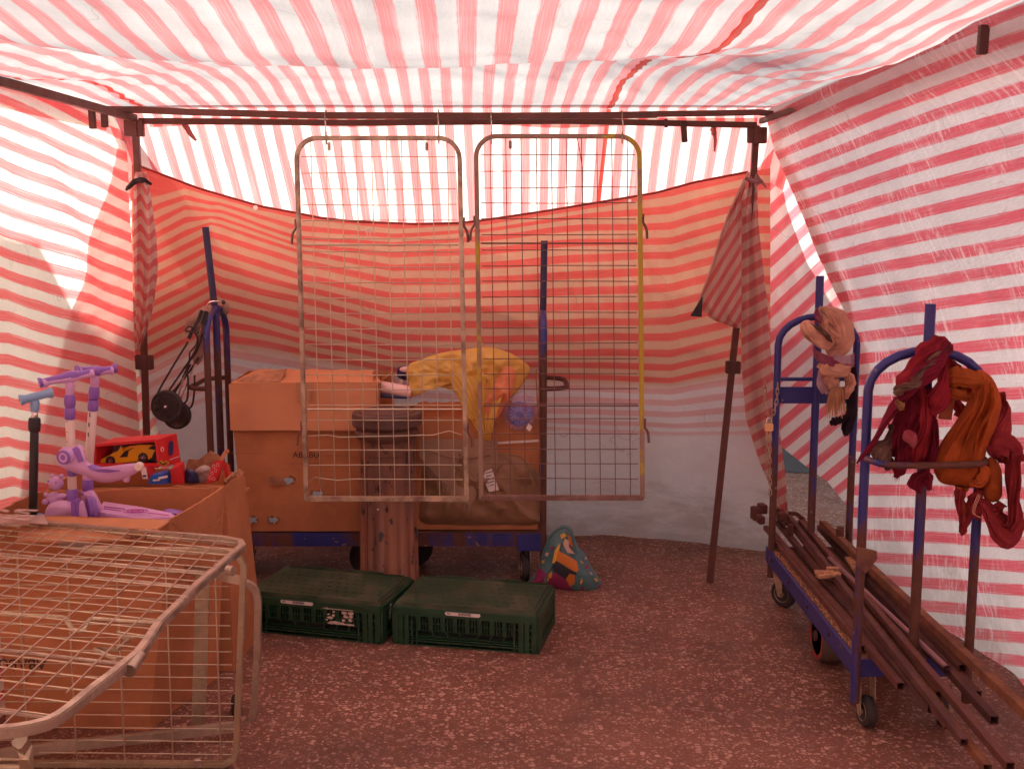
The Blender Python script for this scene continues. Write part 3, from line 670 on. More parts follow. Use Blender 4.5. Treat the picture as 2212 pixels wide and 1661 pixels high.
mp1, pt1 = panel('mesh_panel', 'pale dusty wire grid panel, the left of two hanging from the bar', (640, 299), (992, 299), (1008, 1079), (662, 1079), 4.92, m_steelD, m_wire, 10, 22,
  lambda j: .050+.0425*j+(.0 if j < 5 else (.008 if j < 6 else .0)), {'cross': [.286, .742], 'lug': [.2, .8], 'latch': [(0, .245), (1, .24), (0, .805), (1, .81)], 'bent': {18: [(.14, 0), (.22, .006), (.8, .0), (.9, -.012)], 21: [(.06, -.006), (.2, .002), (.3, -.002)]}}, 'mesh panels hung from the bar')
def yellow_uprights():
    k = N('worn_yellow_paint'); co = k.n('TexCoord').outputs['Object']; z = k.n('SeparateXYZ', i_0=co).outputs[2]; x = k.n('SeparateXYZ', i_0=co).outputs[0]
    n = k.noise(k.map(co, (1, 1, .5)), 7, 6, .7); band = k.math('MULTIPLY', k.step(z, .25, .45), k.step(z, 1.05, 1.35, 1, 0)); right = k.step(x, -.1, .1, .0, .16)
    m = k.step(k.math('ADD', k.math('ADD', n, right), k.math('MULTIPLY', band, .22)), .66, .74); c = k.mix(n, (.22, .13, .09), (.42, .30, .22)); c = k.mix(m, c, (.50, .38, .03))
    b = k.n('BsdfPrincipled', i_Roughness=.5); k.put(b.inputs['Base Color'], c); k.put(b.inputs['Normal'], k.bump(k.noise(co, 70, 4), .2, .003)); k.put(k.out.inputs[0], b.outputs[0]); return k.m
m_yel = yellow_uprights()
mp2, pt2 = panel('mesh_panel', 'rusty wire grid panel with worn yellow uprights, the right of two hanging from the bar', (1028, 295), (1381, 295), (1388, 1077), (1040, 1077), 4.92, m_yel, m_wireR, 10, 22,
  lambda j: .050+.0425*j, {'cross': [.286, .735], 'lug': [.21], 'latch': [(0, .24), (1, .235), (1, .80)], 'bent': {2: [(.5, .002), (.6, -.001)]}}, 'mesh panels hung from the bar')
q = MB(); a, b = pt2(.62, .004), pt2(.65, .085); q.tube([a, pt2(.635, .04), b, pt2(.645, .3)], .0021, 5); q.build('loose_wire', m_wireR, mp2)
for i, (x, pn) in enumerate(((704, 'left end of the left grid panel'), (947, 'right end of the left grid panel'), (1061, 'left end of the right grid panel'), (1343, 'right end of the right grid panel'))):
    t = P(x, 244, 5.20); b = P(x+1, 300, 4.92); q = MB()
    q.tube(spline([t+V((0, .022, -.02)), t+V((0, .012, .012)), t+V((0, -.018, .006)), t+V((0, -.03, -.03)), b+V((0, -.018, .06)), b+V((0, -.016, -.005)), b+V((0, -.0, -.022)), b+V((0, .016, -.006)), b+V((0, .014, .03))], 6), .0025, 6)
    o = q.build('wire_hook', m_wire); tag(o, 'thin wire hook holding the '+pn, 'hook', 'wire hooks on the cross bar')
q = MB()
for i in range(9):
    a = pt1(.44, .243); d = V((random.uniform(-1, 1), -.3, random.uniform(-1, .3))); q.tube([a, a+d*.012, a+d*.022+V((0, 0, -.008))], .0012, 4)
q.tube([pt1(.36, .248), pt1(.44, .243)], .0015, 5)
o = q.build('string', m_paper); tag(o, 'frayed knot of string tied on the left hanging grid', 'string')

# ------------------------------------------------------------------ platform trolleys
def caster(tr, c, r, wd, ang, m_t=m_rubber, plate=.23, rim=m_steelD):
    """swivel caster: c is the ground contact point in world space"""
    c = V(c); ax = V((math.cos(ang), math.sin(ang), 0)); fw = V((-ax.y, ax.x, 0)); w0 = c+V((0, 0, r))
    q = MB(); q.lathe(w0-ax*wd/2, ax, [(r*.55, 0), (r*.9, .0), (r, wd*.22), (r, wd*.78), (r*.9, wd), (r*.55, wd)], 28)
    wh = q.build('wheel', m_t, tr)
    q = MB(); q.lathe(w0-ax*(wd/2+.002), ax, [(0.0, .001), (r*.15, 0), (r*.22, .004), (r*.5, .008), (r*.6, 0.0), (r*.62, .004), (r*.62, wd), (r*.6, wd+.004), (r*.5, wd-.004), (r*.22, wd), (0, wd+.003)], 24); q.build('rim', rim, wh)
    q = MB(); top = c+fw*.03; top.z = plate-.012
    for s in (-1, 1):
        e = ax*(s*(wd/2+.008)); q.prism([w0+e-fw*.012+V((0, 0, -.012)), w0+e+fw*.014+V((0, 0, -.012)), V((top.x, top.y, top.z))+e+fw*.03, V((top.x, top.y, top.z))+e-fw*.03], ax*(.003*s))
    q.obox(V((top.x, top.y, plate-.01)), ax*(wd/2+.012), fw*.034, (0, 0, .003)); q.lathe((top.x, top.y, plate-.007), (0, 0, 1), [(.022, 0), (.022, .007)], 16)
    q.lathe(w0-ax*(wd/2+.016), ax, [(.006, 0), (.006, wd+.032)], 8); q.build('fork', m_steelD if m_t is m_rubber else m_ironD, tr, False)
def loop_end(tr, T, u, w, zb, zt, post, bulge=None, bars=(), plate=None, mt=m_blue, r=.016):
    """T maps (along, across, z) to world"""
    pts = [T(u, -w/2, zb)]; rr = w/2*.96
    for i in range(13):
        a = math.pi-math.pi*i/12; pts.append(T(u, math.cos(a)*w/2, zt-rr*.72+math.sin(a)*rr*.72))
    pts.append(T(u, w/2, zb)); q = MB(); q.tube(pts, r, 14); q.build('end_loop', mt, tr)
    q = MB(); q.tube([T(u, .002, zb+.12), T(u, 0, post)], .0175, 14, caps=True); q.build('post', mt, tr)
    if bulge:
        z, d = bulge; q = MB(); q.tube(spline([T(u, -w/2, z), T(u+d*.5, -w/2+.005, z), T(u+d, -w/2+.05, z-.003), T(u+d*1.05, 0, z-.004), T(u+d, w/2-.05, z), T(u+d*.5, w/2-.005, z), T(u, w/2, z)], 5), .0115, 10); q.build('hand_rail', m_ironD if mt is m_blueR else m_blueR, tr)
    for z in bars: q = MB(); q.tube([T(u, -w/2, z), T(u, w/2, z)], .009, 8); q.build('cross_rail', mt, tr)
    if plate: q = MB(); q.hexa([T(u-.004, -w/2+.01, plate[0]), T(u-.004, w/2-.01, plate[0]), T(u+.004, w/2-.01, plate[0]), T(u+.004, -w/2+.01, plate[0])], [T(u-.004, -w/2+.01, plate[1]), T(u-.004, w/2-.01, plate[1]), T(u+.004, w/2-.01, plate[1]), T(u+.004, -w/2+.01, plate[1])]); q.build('panel_plate', mt, tr, False)
def deck(tr, T, L, w, mw=m_wood, z=.25, mr=None):
    mr = mr or m_rail
    def bx(q, u0, u1, v0, v1, z0, z1): return q.hexa([T(u0, v0, z0), T(u1, v0, z0), T(u1, v1, z0), T(u0, v1, z0)], [T(u0, v0, z1), T(u1, v0, z1), T(u1, v1, z1), T(u0, v1, z1)])
    q = MB(); bx(q, .012, L-.012, -w/2+.012, w/2-.012, z-.022, z-.004); q.build('deck_board', mw, tr, False)
    for v0, v1, n in ((-w/2-.006, -w/2+.006, 0), (w/2-.006, w/2+.006, 0)):
        q = MB(); bx(q, 0, L, v0, v1, z-.065, z); bx(q, 0.01, L-.01, v0-(.0), v1+(.03 if v0 < 0 else -.042), z-.068, z-.062); q.build('side_rail', mr, tr, False)
    for u0 in (0, L-.012): q = MB(); bx(q, u0, u0+.012, -w/2+.008, w/2-.008, z-.063, z-.002); q.build('end_rail', m_rail, tr, False)
# right trolley: u=0 near end .. 1.42 far end
TY0, TL, TW = 3.80, 1.38, .385
def Tr(u, v, z): return V((1.375-.010*u+v*(1-.03*u), TY0+u, z))
tr = thing('platform_trolley', 'blue platform trolley on the right loaded with rusty square bars', 'trolley', (1.37, 4.4, 0), 'blue platform trolleys')
deck(tr, Tr, TL, TW)
loop_end(tr, Tr, 0, TW, .095, 1.315, 1.470, (.955, -.10)); loop_end(tr, Tr, 1.33, .365, .12, 1.315, 1.495, None, (1.035,), (.925, 1.0))
# split plywood edge on the deck
q = MB()
for i in range(420):
    u = random.uniform(.02, TL-.03); v = -TW/2+random.uniform(.008, .05); p = Tr(u, v, .25+random.uniform(-.004, .006)); d = V((random.uniform(-.4, .4), 1, random.uniform(-.12, .2)))*random.uniform(.01, .035); s = V((random.uniform(.001, .004), 0, 0))
    q.add([p, p+s, p+s+d, p+d*1.1], [(0, 1, 2, 3)])
q.build('splintered_edge', mat('splinters', (.52, .27, .14), .9, 0., .3, 30, bump=0), tr, False)
caster(tr, (1.232, 3.82, 0), .055, .034, .15); caster(tr, (1.50, 3.83, 0), .055, .034, -.3); caster(tr, (1.235, 5.07, 0), .062, .036, .75); caster(tr, (1.50, 5.06, 0), .062, .036, .2)
m_redrim = mat('red_wheel_rim', (.30, .035, .035), .6, 0., .2, 10, (.12, .06, .05), .45, 20, bump=.1)
for x in (1.245, 1.50):
    q = MB(); r = .104; c = V((x-.035, 4.42, r)); ax = V((1, 0, 0)); q.lathe(c, ax, [(r*.84, .002), (r*.95, 0), (r, .012), (r, .072), (r*.95, .082), (r*.84, .08)], 40); wh = q.build('wheel', m_treadG, tr)
    q = MB(); q.lathe(c-ax*.002, ax, [(r*.72, .004), (r*.86, .0), (r*.93, .003), (r*.97, .010), (r*.9, .012)], 40); q.build('rim', m_redrim, wh)
    q = MB(); q.lathe(c, ax, [(0, -.008), (.02, -.008), (.024, .012), (.045, .022), (r*.66, .026), (r*.74, .006)], 32); q.build('hub', m_ironD, wh)
q = MB(); q.tube([(1.2, 4.42, .104), (1.56, 4.42, .104)], .011, 10); q.obox((1.375, 4.42, .15), (.16, 0, 0), (0, .02, 0), (0, 0, .035)); q.build('axle', m_ironD, tr)

# steel bars lying on it
def D8(x, y): return (1415.7+x/2.772, 1061.8+y/2.772)
BARS = [ # far px, near px (zoom coords), z far, z near, half width, kind, label
 ((690, 235), (1470, 1165), .268, .268, .0125, 'short bar nearest the left edge of the trolley deck'),
 ((735, 185), (1655, 1300), .283, .275, .0125, 'bar ending just right of the short leftmost one'),
 ((770, 135), (1760, 1395), .31, .285, .013, 'bar with a wooden block lying on it'),
 ((835, 190), (1990, 1655), .275, .27, .012, 'long bar running out of the bottom of the frame'),
 ((870, 180), (2125, 1645), .325, .30, .012, 'long bright tipped bar reaching closest to the camera'),
 ((985, 215), (2030, 1368), .27, .27, .0135, 'bar with its open end over the floor, right of the middle post'),
 ((1010, 195), (1840, 1058), .30, .285, .014, 'bar capped with orange rust beside the middle post'),
 ((1000, 190), (2330, 1420), .33, .32, .0155, 'thick bar nearest the right side running out of the picture'),
 ((900, 330), (1560, 1130), .262, .262, .012, 'low bar half buried in the middle of the pile'),
 ((1130, 360), (1800, 1120), .262, .262, .0125, 'bar lying low against the right deck rail'),
 ((720, 300), (1250, 940), .264, .264, .0125, 'rust orange bar tucked under the left hand bars'),
 ((930, 260), (1700, 1215), .285, .262, .0125, 'dark bar between the middle post and the long bars'),
 ((1060, 300), (1930, 1215), .268, .262, .013, 'bar stopping short beside the right deck rail'),
 ((800, 150), (1850, 1500), .335, .30, .011, 'slim bar lying on top of the middle of the pile'),
 ((660, 215), (1330, 960), .262, .262, .011, 'thin bar resting in the shade of the left one'),
]
m_ironO = mat('orange_rusted_iron', (.15, .06, .035), .75, 0., .3, 14, (.26, .105, .04), .45, 20, .1, .4, 100)
bars = []
for a, b, za, zb, hw, lab in BARS:
    A = H(*D8(*a), za); B = H(*D8(*b), zb); q = MB(); q.sqtube(A, B, hw)
    d = (B-A).normalized()
    o = q.build('steel_bar', (m_iron, m_ironD, m_iron, m_ironO)[len(bars) % 4], None, False, .0012); tag(o, lab, 'steel bar', 'rusty bars on the right trolley'); bars.append((A, B, o))
q = MB(); A, B = H(*D8(1040, 400), .33), H(*D8(1745, 1055), .30); q.tube([A, B], .0105, 14, caps=False); q.tube([A, B], .009, 14, caps=False)
o = q.build('steel_pipe', mat('mauve_pipe', (.34, .20, .22), .3, .6, .2, 8, bump=.05)); tag(o, 'smooth round mauve pipe lying among the square bars', 'pipe')
# fittings welded on the bars
def lug(k, t, h, s=.013, side=(0, 0, 1)):
    A, B, o = bars[k]; p = A.lerp(B, t); d = (B-A).normalized(); q = MB(); q.obox(p+V(side)*(h/2+.012), d*s, V((s, 0, 0)), (0, 0, h/2)); q.build('lug', m_iron, o, False, .0015)
lug(6, .16, .055); lug(5, .10, .04); lug(7, .12, .035); lug(1, .12, .05); lug(3, .06, .03)
wb = MB()
for k in range(9):
    p = H(*D8(1030+random.uniform(-38, 55), 485+random.uniform(-22, 22)), .325+random.uniform(-.008, .012)); wb.obox(p, V((.02+random.random()*.012, random.uniform(-.012, .012), 0)), V((.002, .012, 0)), (0, 0, random.uniform(.004, .009)))
o = wb.build('wood_block', mat('split_wood', (.46, .25, .13), .9, 0., .3, 25, bump=.5), None, False); tag(o, 'split lump of pale wood lying on top of the bars', 'wood block')
wb = MB()
for k in range(7):
    p = H(*D8(1165+k*9, 400+k*14), .30+random.uniform(0, .01)); wb.obox(p, V((.016, .006, 0)), V((-.004, .012, 0)), (0, 0, .005))
o = wb.build('wood_chip', mat('split_wood', None), None, False); tag(o, 'thin rusty splinters of wood between the right hand bars', 'wood chips')
# bracket cluster at the far end of the pile
def bracket(cs, runs, lab):
    t = thing('bar_bracket', lab, 'bracket', H(*D8(*cs[0][:2]), .34), 'rusty brackets at the end of the bars')
    for (x, y, a, b) in cs: q = MB(); q.obox(H(*D8(x, y), .34), (a*.8, .004, 0), (-.004, .03, 0), (0, 0, b)); q.build('clamp_block', m_iron, t, False, .003)
    for run in runs: q = MB(); q.bar([H(*D8(x, y), z) for x, y, z in run], .010); q.build('bent_arm', m_iron, t, False, .003)
bracket([(600, 130, .022, .03), (640, 100, .022, .022), (628, 165, .018, .018)], [], 'rusty clamp bracket sticking out left of the far trolley leg')
bracket([(720, 120, .03, .02), (760, 150, .024, .02)], [[(760, 130, .33), (845, 132, .33), (885, 165, .30), (900, 200, .28)], [(770, 190, .32), (830, 195, .31), (870, 215, .29)]], 'rusty bracket with bent arms between the far legs')
q = MB(); p = Tr(-.0, -TW/2, .62); q.prism([p+V((-.02, -.02, .035)), p+V((.045, -.022, .02)), p+V((.05, -.022, -.008)), p+V((.012, -.021, -.06)), p+V((-.019, -.02, -.03))], (0, .003, 0)); q.build('torn_tape', m_wood, tr, False)
# chain and padlock on the far loop
def link(mb, p, q_, r=.0022, wdt=.006, odd=0):
    d = q_-p; L = d.length; d.normalize(); s = V((1, 0, 0)) if odd else V((0, -1, 0)); s = (s-d*s.dot(d)).normalized(); pts = []
    for cx_, a0 in ((L-wdt, -90), (wdt, 90)):
        for i in range(6): a = R(a0+180*i/5); pts.append(p+d*(cx_+wdt*math.cos(a))+s*(wdt*math.sin(a)))
    mb.tube(pts, r, 6, True)
ch = thing('chain', 'steel chain looped round the leg of the trolley with its ends hanging', 'chain', P(1662, 1000, 5.06))
def chainpath(pts, Y, m=.024):
    p3 = [P(x, y, Y) for x, y in pts]; out = MB(); i = 0; pos = p3[0]; odd = 0; L = 0
    seg = [(b-a).length for a, b in zip(p3, p3[1:])]; tot = sum(seg); n = int(tot/m)
    def at(d):
        for a, b, s_ in zip(p3, p3[1:], seg):
            if d <= s_: return a.lerp(b, d/s_)
            d -= s_
        return p3[-1]
    for i in range(n): link(out, at(i*m-.004), at(i*m+m+.004), odd=i % 2)
    return out
chainpath([(1653, 826), (1652, 870), (1657, 895), (1661, 912)], 5.06).build('chain_run', m_steelD, ch)
chainpath([(1680, 828), (1679, 860), (1672, 890), (1664, 912)], 5.06).build('chain_run', m_steelD, ch)
chainpath([(1657, 932), (1656, 1000), (1658, 1020)], 5.06).build('chain_run', m_steelD, ch)
chainpath([(1664, 932), (1663, 1000), (1664, 1078)], 5.06).build('chain_run', m_steelD, ch)
pk = thing('padlock', 'small brass padlock joining the chain on the trolley leg', 'padlock', P(1661, 932, 5.04))
q = MB(); p = P(1661, 923, 5.035); q.obox(p, (.0185, 0, 0), (0, .008, 0), (0, 0, .017)); q.build('body', mat('brass', (.85, .52, .22), .4, .25, .05, bump=0), pk, False, .003)
q = MB(); q.tube([p+V((-.011, 0, .012))]+[p+V((.011*math.cos(R(180-i*22.5)), 0, .030+.012*math.sin(R(180-i*22.5)))) for i in range(9)]+[p+V((.011, 0, .012))], .0028, 8); q.build('shackle', m_chrome, pk)
# caged wheel guard etc: middle trolley at the back, seen side on
MX0, MX1, MY = -1.435, .150, 5.60
def Tm(u, v, z): return V((MX0+u, MY-v, z))
tm = thing('platform_trolley', 'blue platform trolley at the back carrying the big cardboard boxes', 'trolley', (-.6, MY, 0), 'blue platform trolleys')
ML = MX1-MX0
deck(tm, Tm, ML, .38, mr=m_rail2)
loop_end(tm, Tm, 0, .38, .095, 1.315, 1.33, (.95, -.10), mt=m_blueR); loop_end(tm, Tm, ML, .38, .095, 1.30, 1.31, (.95, .11), mt=m_blueR)
q = MB(); q.tube([Tm(.0, 0, 1.25), Tm(-.035, 0, 1.705)], .0165, 14); q.build('extension_pole', m_ironD if 0 else mat('dark_blue_pole', (.03, .035, .10), .5, 0., .2, 6, RUST, .35, 9, bump=.1), tm)
q = MB(); q.tube([Tm(ML, 0, 1.25), Tm(ML+.005, 0, 1.64)], .0165, 14); q.build('extension_pole', MC['dark_blue_pole'], tm)
caster(tm, (.062, 5.45, 0), .062, .036, .1); caster(tm, (.06, 5.74, 0), .062, .036, .3); caster(tm, (-1.34, 5.46, 0), .062, .036, .1); caster(tm, (-1.34, 5.74, 0), .062, .036, .3)
q = MB(); q.obox((.09, 5.399, .205), (.062, 0, 0), (0, .003, 0), (0, 0, .042)); q.build('corner_plate', m_rail, tm, False, .002)
for x in (-.70, -.50):
    q = MB(); r = .10; q.lathe((x, 5.5 if x < -.6 else 5.68, r), (0, 1, 0), [(0, 0), (.02, 0), (r*.6, .01), (r*.9, 0), (r, .01), (r, .05), (r*.9, .06), (0, .055)], 28); q.build('wheel', m_rubber, tm)

# ------------------------------------------------------------------ cardboard
def wall_panel(q, b0, b1, t0, t1, th, jag=.0, seed=0., nu=26, nv=10, bulge=.0, nrm=None):
    b0, b1, t0, t1 = V(b0), V(b1), V(t0), V(t1); n = V(nrm) if nrm else (b1-b0).cross(t0-b0).normalized(); base = len(q.v)
    for side in (0, 1):
        for j in range(nv+1):
            for i in range(nu+1):
                u, v = i/nu, j/nv; p = b0.lerp(b1, u).lerp(t0.lerp(t1, u), v)
                p = p+n*(side*th+bulge*math.sin(u*math.pi)*math.sin(v*math.pi*.9)+.004*noise.noise(V((u*4+seed, v*5, 0))))
                if j == nv: p = p+V((0, 0, 1))*(jag*(noise.noise(V((u*9+seed, 1, 0)))+.6*noise.noise(V((u*31+seed, 2, 0)))))
                q.v.append(p)
    m = (nu+1)*(nv+1)
    for s in (0, 1):
        for j in range(nv):
            for i in range(nu):
                k = base+s*m+j*(nu+1)+i; f = (k, k+1, k+nu+2, k+nu+1); q.f.append(f if s else f[::-1])
    def edge(idx):
        for a, b in zip(idx, idx[1:]): q.f.append((base+a, base+b, base+m+b, base+m+a))
    edge(list(range(nu+1))); edge([nv*(nu+1)+i for i in range(nu+1)]); edge([j*(nu+1) for j in range(nv+1)]); edge([j*(nu+1)+nu for j in range(nv+1)])
    return q
def carton(name, label, c, h, group=None, m=m_card, th=.006, jag=.008, top=None, base=True, bulge=.012):
    """c: four bottom corners front-left, front-right, back-right, back-left; top: matching rim corners"""
    c = [V(p) for p in c]; t = [V(p) for p in top] if top else [p+V((0, 0, h)) for p in c]; ctr = sum(c, V())/4
    r = thing(name, label, 'cardboard box', ctr, group)
    for k in range(4):
        a, b = c[k], c[(k+1) % 4]; n = (ctr-(a+b)/2); n.z = 0; n.normalize()
        q = MB(); wall_panel(q, a, b, t[k], t[(k+1) % 4], th, jag, k*3.7+len(label), bulge=-bulge, nrm=n); q.build('side_panel', m, r, True, 0, 0, 50)
    if base: q = MB(); q.hexa([p+V((0, 0, .002)) for p in c], [p+V((0, 0, .008)) for p in c]); q.build('base_panel', m, r, False)
    return r, t
# big closed box on the back trolley
zD = .255
C = [P(524, 1150, 5.42), P(812, 1150, 5.42), V((-.60, 5.80, 0)), V((-1.26, 5.80, 0))]
for p in C: p.z = zD
CT = [P(496, 829, 5.40), P(818, 826, 5.42), V((-.60, 5.80, .985)), V((-1.33, 5.80, .985))]
CT[0].z = CT[1].z = .975
bc, t_ = carton('cardboard_box', 'tall brown carton with folded down flap, biggest box on the back trolley', C, .72, None, m_card, top=CT, jag=.002)
q = MB(); a, b = CT[0]+V((0, -.012, 0)), CT[1]+V((-.01, -.012, 0)); wall_panel(q, P(498, 929, 5.375), P(815, 930, 5.375), a, b, .006, .002, 3., nrm=(0, -1, 0), nv=6)
fo = q.build('front_flap', m_card2, bc)
q = MB(); wall_panel(q, CT[0]+V((.003, .01, .002)), V((-.62, 5.43, .98)), P(556, 797, 5.60), P(806, 799, 5.58), .005, .010, 8., nrm=(0, 0, -1), nv=6); q.build('top_flap', m_card2, bc)
q = MB(); wall_panel(q, P(500, 829, 5.42), P(604, 827, 5.42), P(556, 806, 5.50), P(620, 798, 5.52), .005, .004, 5., nrm=(0, 0, 1), nv=4, nu=8); q.build('top_flap', m_cardT, bc)
q = MB(); wall_panel(q, P(806, 842, 5.43), P(819, 862, 5.60), P(805, 803, 5.45), P(823, 805, 5.60), .005, .02, 1., nrm=(1, 0, 0), nv=6, nu=8); q.build('side_flap', m_card, bc)
m_foam = mat('pale_blue_film', (.36, .50, .58), .5, bump=.1)
def tear(pts, parent, Y=5.405):
    q = MB(); q.prism([P(x, y, Y) for x, y in pts], (0, -.0015, 0)); q.build('torn_hole', m_foam, parent, False)
    q = MB()
    for i in range(len(pts)):
        x, y = pts[i]; x2, y2 = pts[(i+1) % len(pts)]
        for k in range(3): t = random.random(); a = lerp(x, x2, t); b = lerp(y, y2, t); q.add([P(a-3, b, Y-.003), P(a+3, b+2, Y-.003), P(a+2, b-4, Y-.010)], [(0, 1, 2)])
    q.build('torn_edge', m_cardT, parent, False)
for x0, y0, x1, y1 in ((655, 832, 657, 926), (500, 978, 812, 985)):
    q = MB(); a_, b_ = P(x0, y0, 5.366 if y0 < 900 else 5.405), P(x1, y1, 5.366 if y0 < 900 else 5.40); q.bar([a_, b_], .0008, .0012, (0, -1, 0)); q.build('fold_crease', m_cardT, bc, False)
q = MB(); q.prism([P(640, 826, 5.362), P(672, 826, 5.362), P(670, 868, 5.362), P(655, 864, 5.362), P(643, 870, 5.362)], (0, -.001, 0)); q.build('packing_tape', mat('brown_tape', (.44, .24, .12), .25, bump=0, spec=.6), bc, False)
tear([(612, 1034), (628, 1030), (636, 1035), (634, 1044), (620, 1046), (611, 1042)], bc)
tear([(529, 1118), (546, 1116), (556, 1118), (554, 1128), (538, 1133), (530, 1130)], bc)
tear([(578, 1117), (596, 1117), (604, 1122), (594, 1131), (580, 1130)], bc)
tear([(673, 1061), (698, 1061), (698, 1073), (673, 1073)], bc)
q = MB(); wall_panel(q, P(581, 1047, 5.395), P(618, 1046, 5.395), P(580, 1028, 5.395), P(610, 1029, 5.395), .003, .003, 2., nrm=(0, -1, 0), nv=3, nu=8); q.build('torn_strip', m_cardT, bc)
fm = lambda px, py, Y, fl=1: frame_mtx(P(px, py, Y), (fl, 0, .0), (0, 0, fl))
text('ABABU', .040, fm(661, 983, 5.383), m_ink, 'printed_text', bc)
q = MB(); T3 = [P(614, 1001, 5.383), P(654, 960, 5.383), P(694, 1001, 5.383)]; q.tube(T3, .0009, 4, True); q.build('printed_triangle', m_ink, bc)
q = MB(); q.tube([P(529, 1008, 5.388), P(700, 1018, 5.386), P(786, 1020, 5.388)], .0007, 4); q.build('crease', m_cardT, bc)

# smaller open box at the right end of the back trolley
D = [V((-.52, 5.45, zD)), V((.125, 5.45, zD)), V((.125, 5.80, zD)), V((-.52, 5.80, zD))]
bd, t_ = carton('cardboard_box', 'open brown carton behind the sack at the right end of the back trolley', D, .55, None, m_card, jag=.006)
q = MB(); wall_panel(q, V((.128, 5.46, .80)), V((.130, 5.79, .80)), V((.118, 5.52, 1.02)), V((.125, 5.78, .98)), .005, .02, 5., nrm=(-1, 0, 0), nv=6, nu=10); q.build('raised_flap', m_card, bd)
q = MB(); wall_panel(q, V((-.52, 5.45, .80)), V((.0, 5.45, .80)), V((-.46, 5.62, .85)), V((.0, 5.62, .86)), .005, .012, 2., nrm=(0, 0, -1), nv=6); q.build('top_flap', m_card, bd)
q = MB(); q.prism([P(1060, 893-2, 5.43), P(1088, 890-2, 5.43), P(1088, 893-2, 5.43)], (0, .001, 0)); q = MB(); wall_panel(q, P(1066, 960, 5.425), P(1164, 954, 5.425), P(1066, 955, 5.425), P(1164, 949, 5.425), .002, 0, 1., nrm=(0, -1, 0), nv=1, nu=12); q.build('paper_strap', mat('white_strap', (.75, .68, .62), .6), bd)
# stuffed woven sack slumped against it
m_sack = mat('woven_sack', (.27, .16, .085), .5, 0., .10, 7, bump=.5, bs=38, spec=.5)
sk_ = thing('woven_sack', 'bulging beige woven sack with a frayed edge, slumped on the back trolley', 'sack', V((-.15, 5.4, .25)))
q = MB(); pillow(q, [(908, 1130), (904, 1080), (906, 1010), (915, 955), (960, 950), (1010, 960), (1070, 965), (1120, 985), (1160, 1010), (1166, 1060), (1166, 1110), (1162, 1134), (1080, 1137), (980, 1136)], 5.47, .085, .03, 7, nr=30, sub=12, seed=2., pleat=(9, 7, .014)); q.build('body', m_sack, sk_)
def fr_(u, v):
    x = lerp(905, 1075, u); y = lerp(948, pl(x, [(905, 985), (950, 1035), (1000, 1075), (1015, 1095), (1040, 1050), (1075, 1020)]), v)
    return P(x, y, 5.385+.012*math.sin(u*13+v*3)), (u, v)
m_sack2 = mat('sack_cloth', (.40, .26, .17), .6, 0., .1, 9, bump=.5, bs=50, trans=.15)
q = MB(); q.grid(40, 16, fr_); q.build('loose_flap', m_sack2, sk_)
q = MB()
for i in range(80):
    u = i/80; p = fr_(u, 1)[0]; q.tube([p, p+V((random.uniform(-.02, .004), -.003, -random.uniform(.012, .045)))], .0011, 3)
q.build('fringe', m_sack2, sk_)
q = MB(); q.tube(spline([P(x, y, 5.378) for x, y in ((1040, 1020), (1075, 1010), (1095, 985), (1130, 990), (1155, 1050))], 6), .005, 6); q.tube(spline([P(x, y, 5.375) for x, y in ((915, 965), (960, 985), (1010, 990), (1060, 984))], 6), .004, 6); q.build('crease', m_sack, sk_)
q = MB(); q.prism([P(1044, 1030, 5.372), P(1056, 1062, 5.370), P(1078, 1058, 5.370), P(1062, 1012, 5.372), P(1048, 1018, 5.372)], (0, -.0015, 0)); q.build('paper_label', m_paper, sk_, False)
for i in range(5):
    a = P(1050+i*1.2, 1022+i*7, 5.367); q = MB()
    for k in range(7):
        if random.random() < .85: b = a+V((.005*k, 0, .0015*k)); q.obox(b, (.0017, 0, .0004), (0, .0003, 0), (0, 0, .0028))
    q.build('printed_line', m_ink, sk_, False)

# yellow carrier bag
m_bagY = mat('yellow_bag', (.84, .58, .14), .38, 0., .06, 4, bump=.25, bs=30, trans=.35)
yb = thing('plastic_bag', 'bulging yellow orange plastic bag heaped on top of the boxes', 'plastic bag', P(1030, 850, 5.5))
q = MB(); pillow(q, [(878, 806), (886, 786), (910, 777), (950, 763), (1000, 755), (1052, 750), (1098, 761), (1130, 780), (1145, 797), (1133, 824), (1112, 852), (1085, 872), (1040, 868), (1000, 862), (968, 840), (925, 836), (892, 856), (880, 846), (884, 826)], 5.46, .10, .05, 8, c=(1010, 815), nr=30, sub=10, seed=6.); q.build('body', m_bagY, yb)
m_bagO = mat('orange_bag', (.90, .36, .16), .4, 0., .05, 4, bump=.25, bs=30, trans=.3)
q = MB(); pillow(q, [(1050, 800), (1085, 792), (1112, 800), (1108, 845), (1088, 880), (1072, 905), (1048, 900), (1040, 850)], 5.385, .03, .03, 12, nr=20, sub=8, seed=3.); q.build('orange_fold', m_bagO, yb)
q = MB()
def ftail(u, v):
    y = lerp(835, 951, v); xl = pl(y, [(835, 985), (893, 1009), (930, 1030), (951, 1046)]); xr = pl(y, [(835, 1090), (880, 1078), (920, 1066), (951, 1060)])
    return P(lerp(xl, xr, u), y, 5.37+.022*math.sin(u*9+v*4)*(1-.6*v)-.01*abs(math.sin(u*23+v*5))), (u, v)
q.grid(50, 30, ftail); q.build('hanging_fold', m_bagY, yb)
q = MB()
def ftail2(u, v):
    y = lerp(812, 905, v); xl = pl(y, [(812, 968), (905, 1012)]); xr = pl(y, [(812, 1050), (905, 1040)])
    return P(lerp(xl, xr, u), y, 5.36+.018*math.sin(u*6+v*3)-.008*abs(math.sin(u*19-v*8))), (u, v)
q.grid(40, 30, ftail2); q.build('hanging_fold', m_bagY, yb)
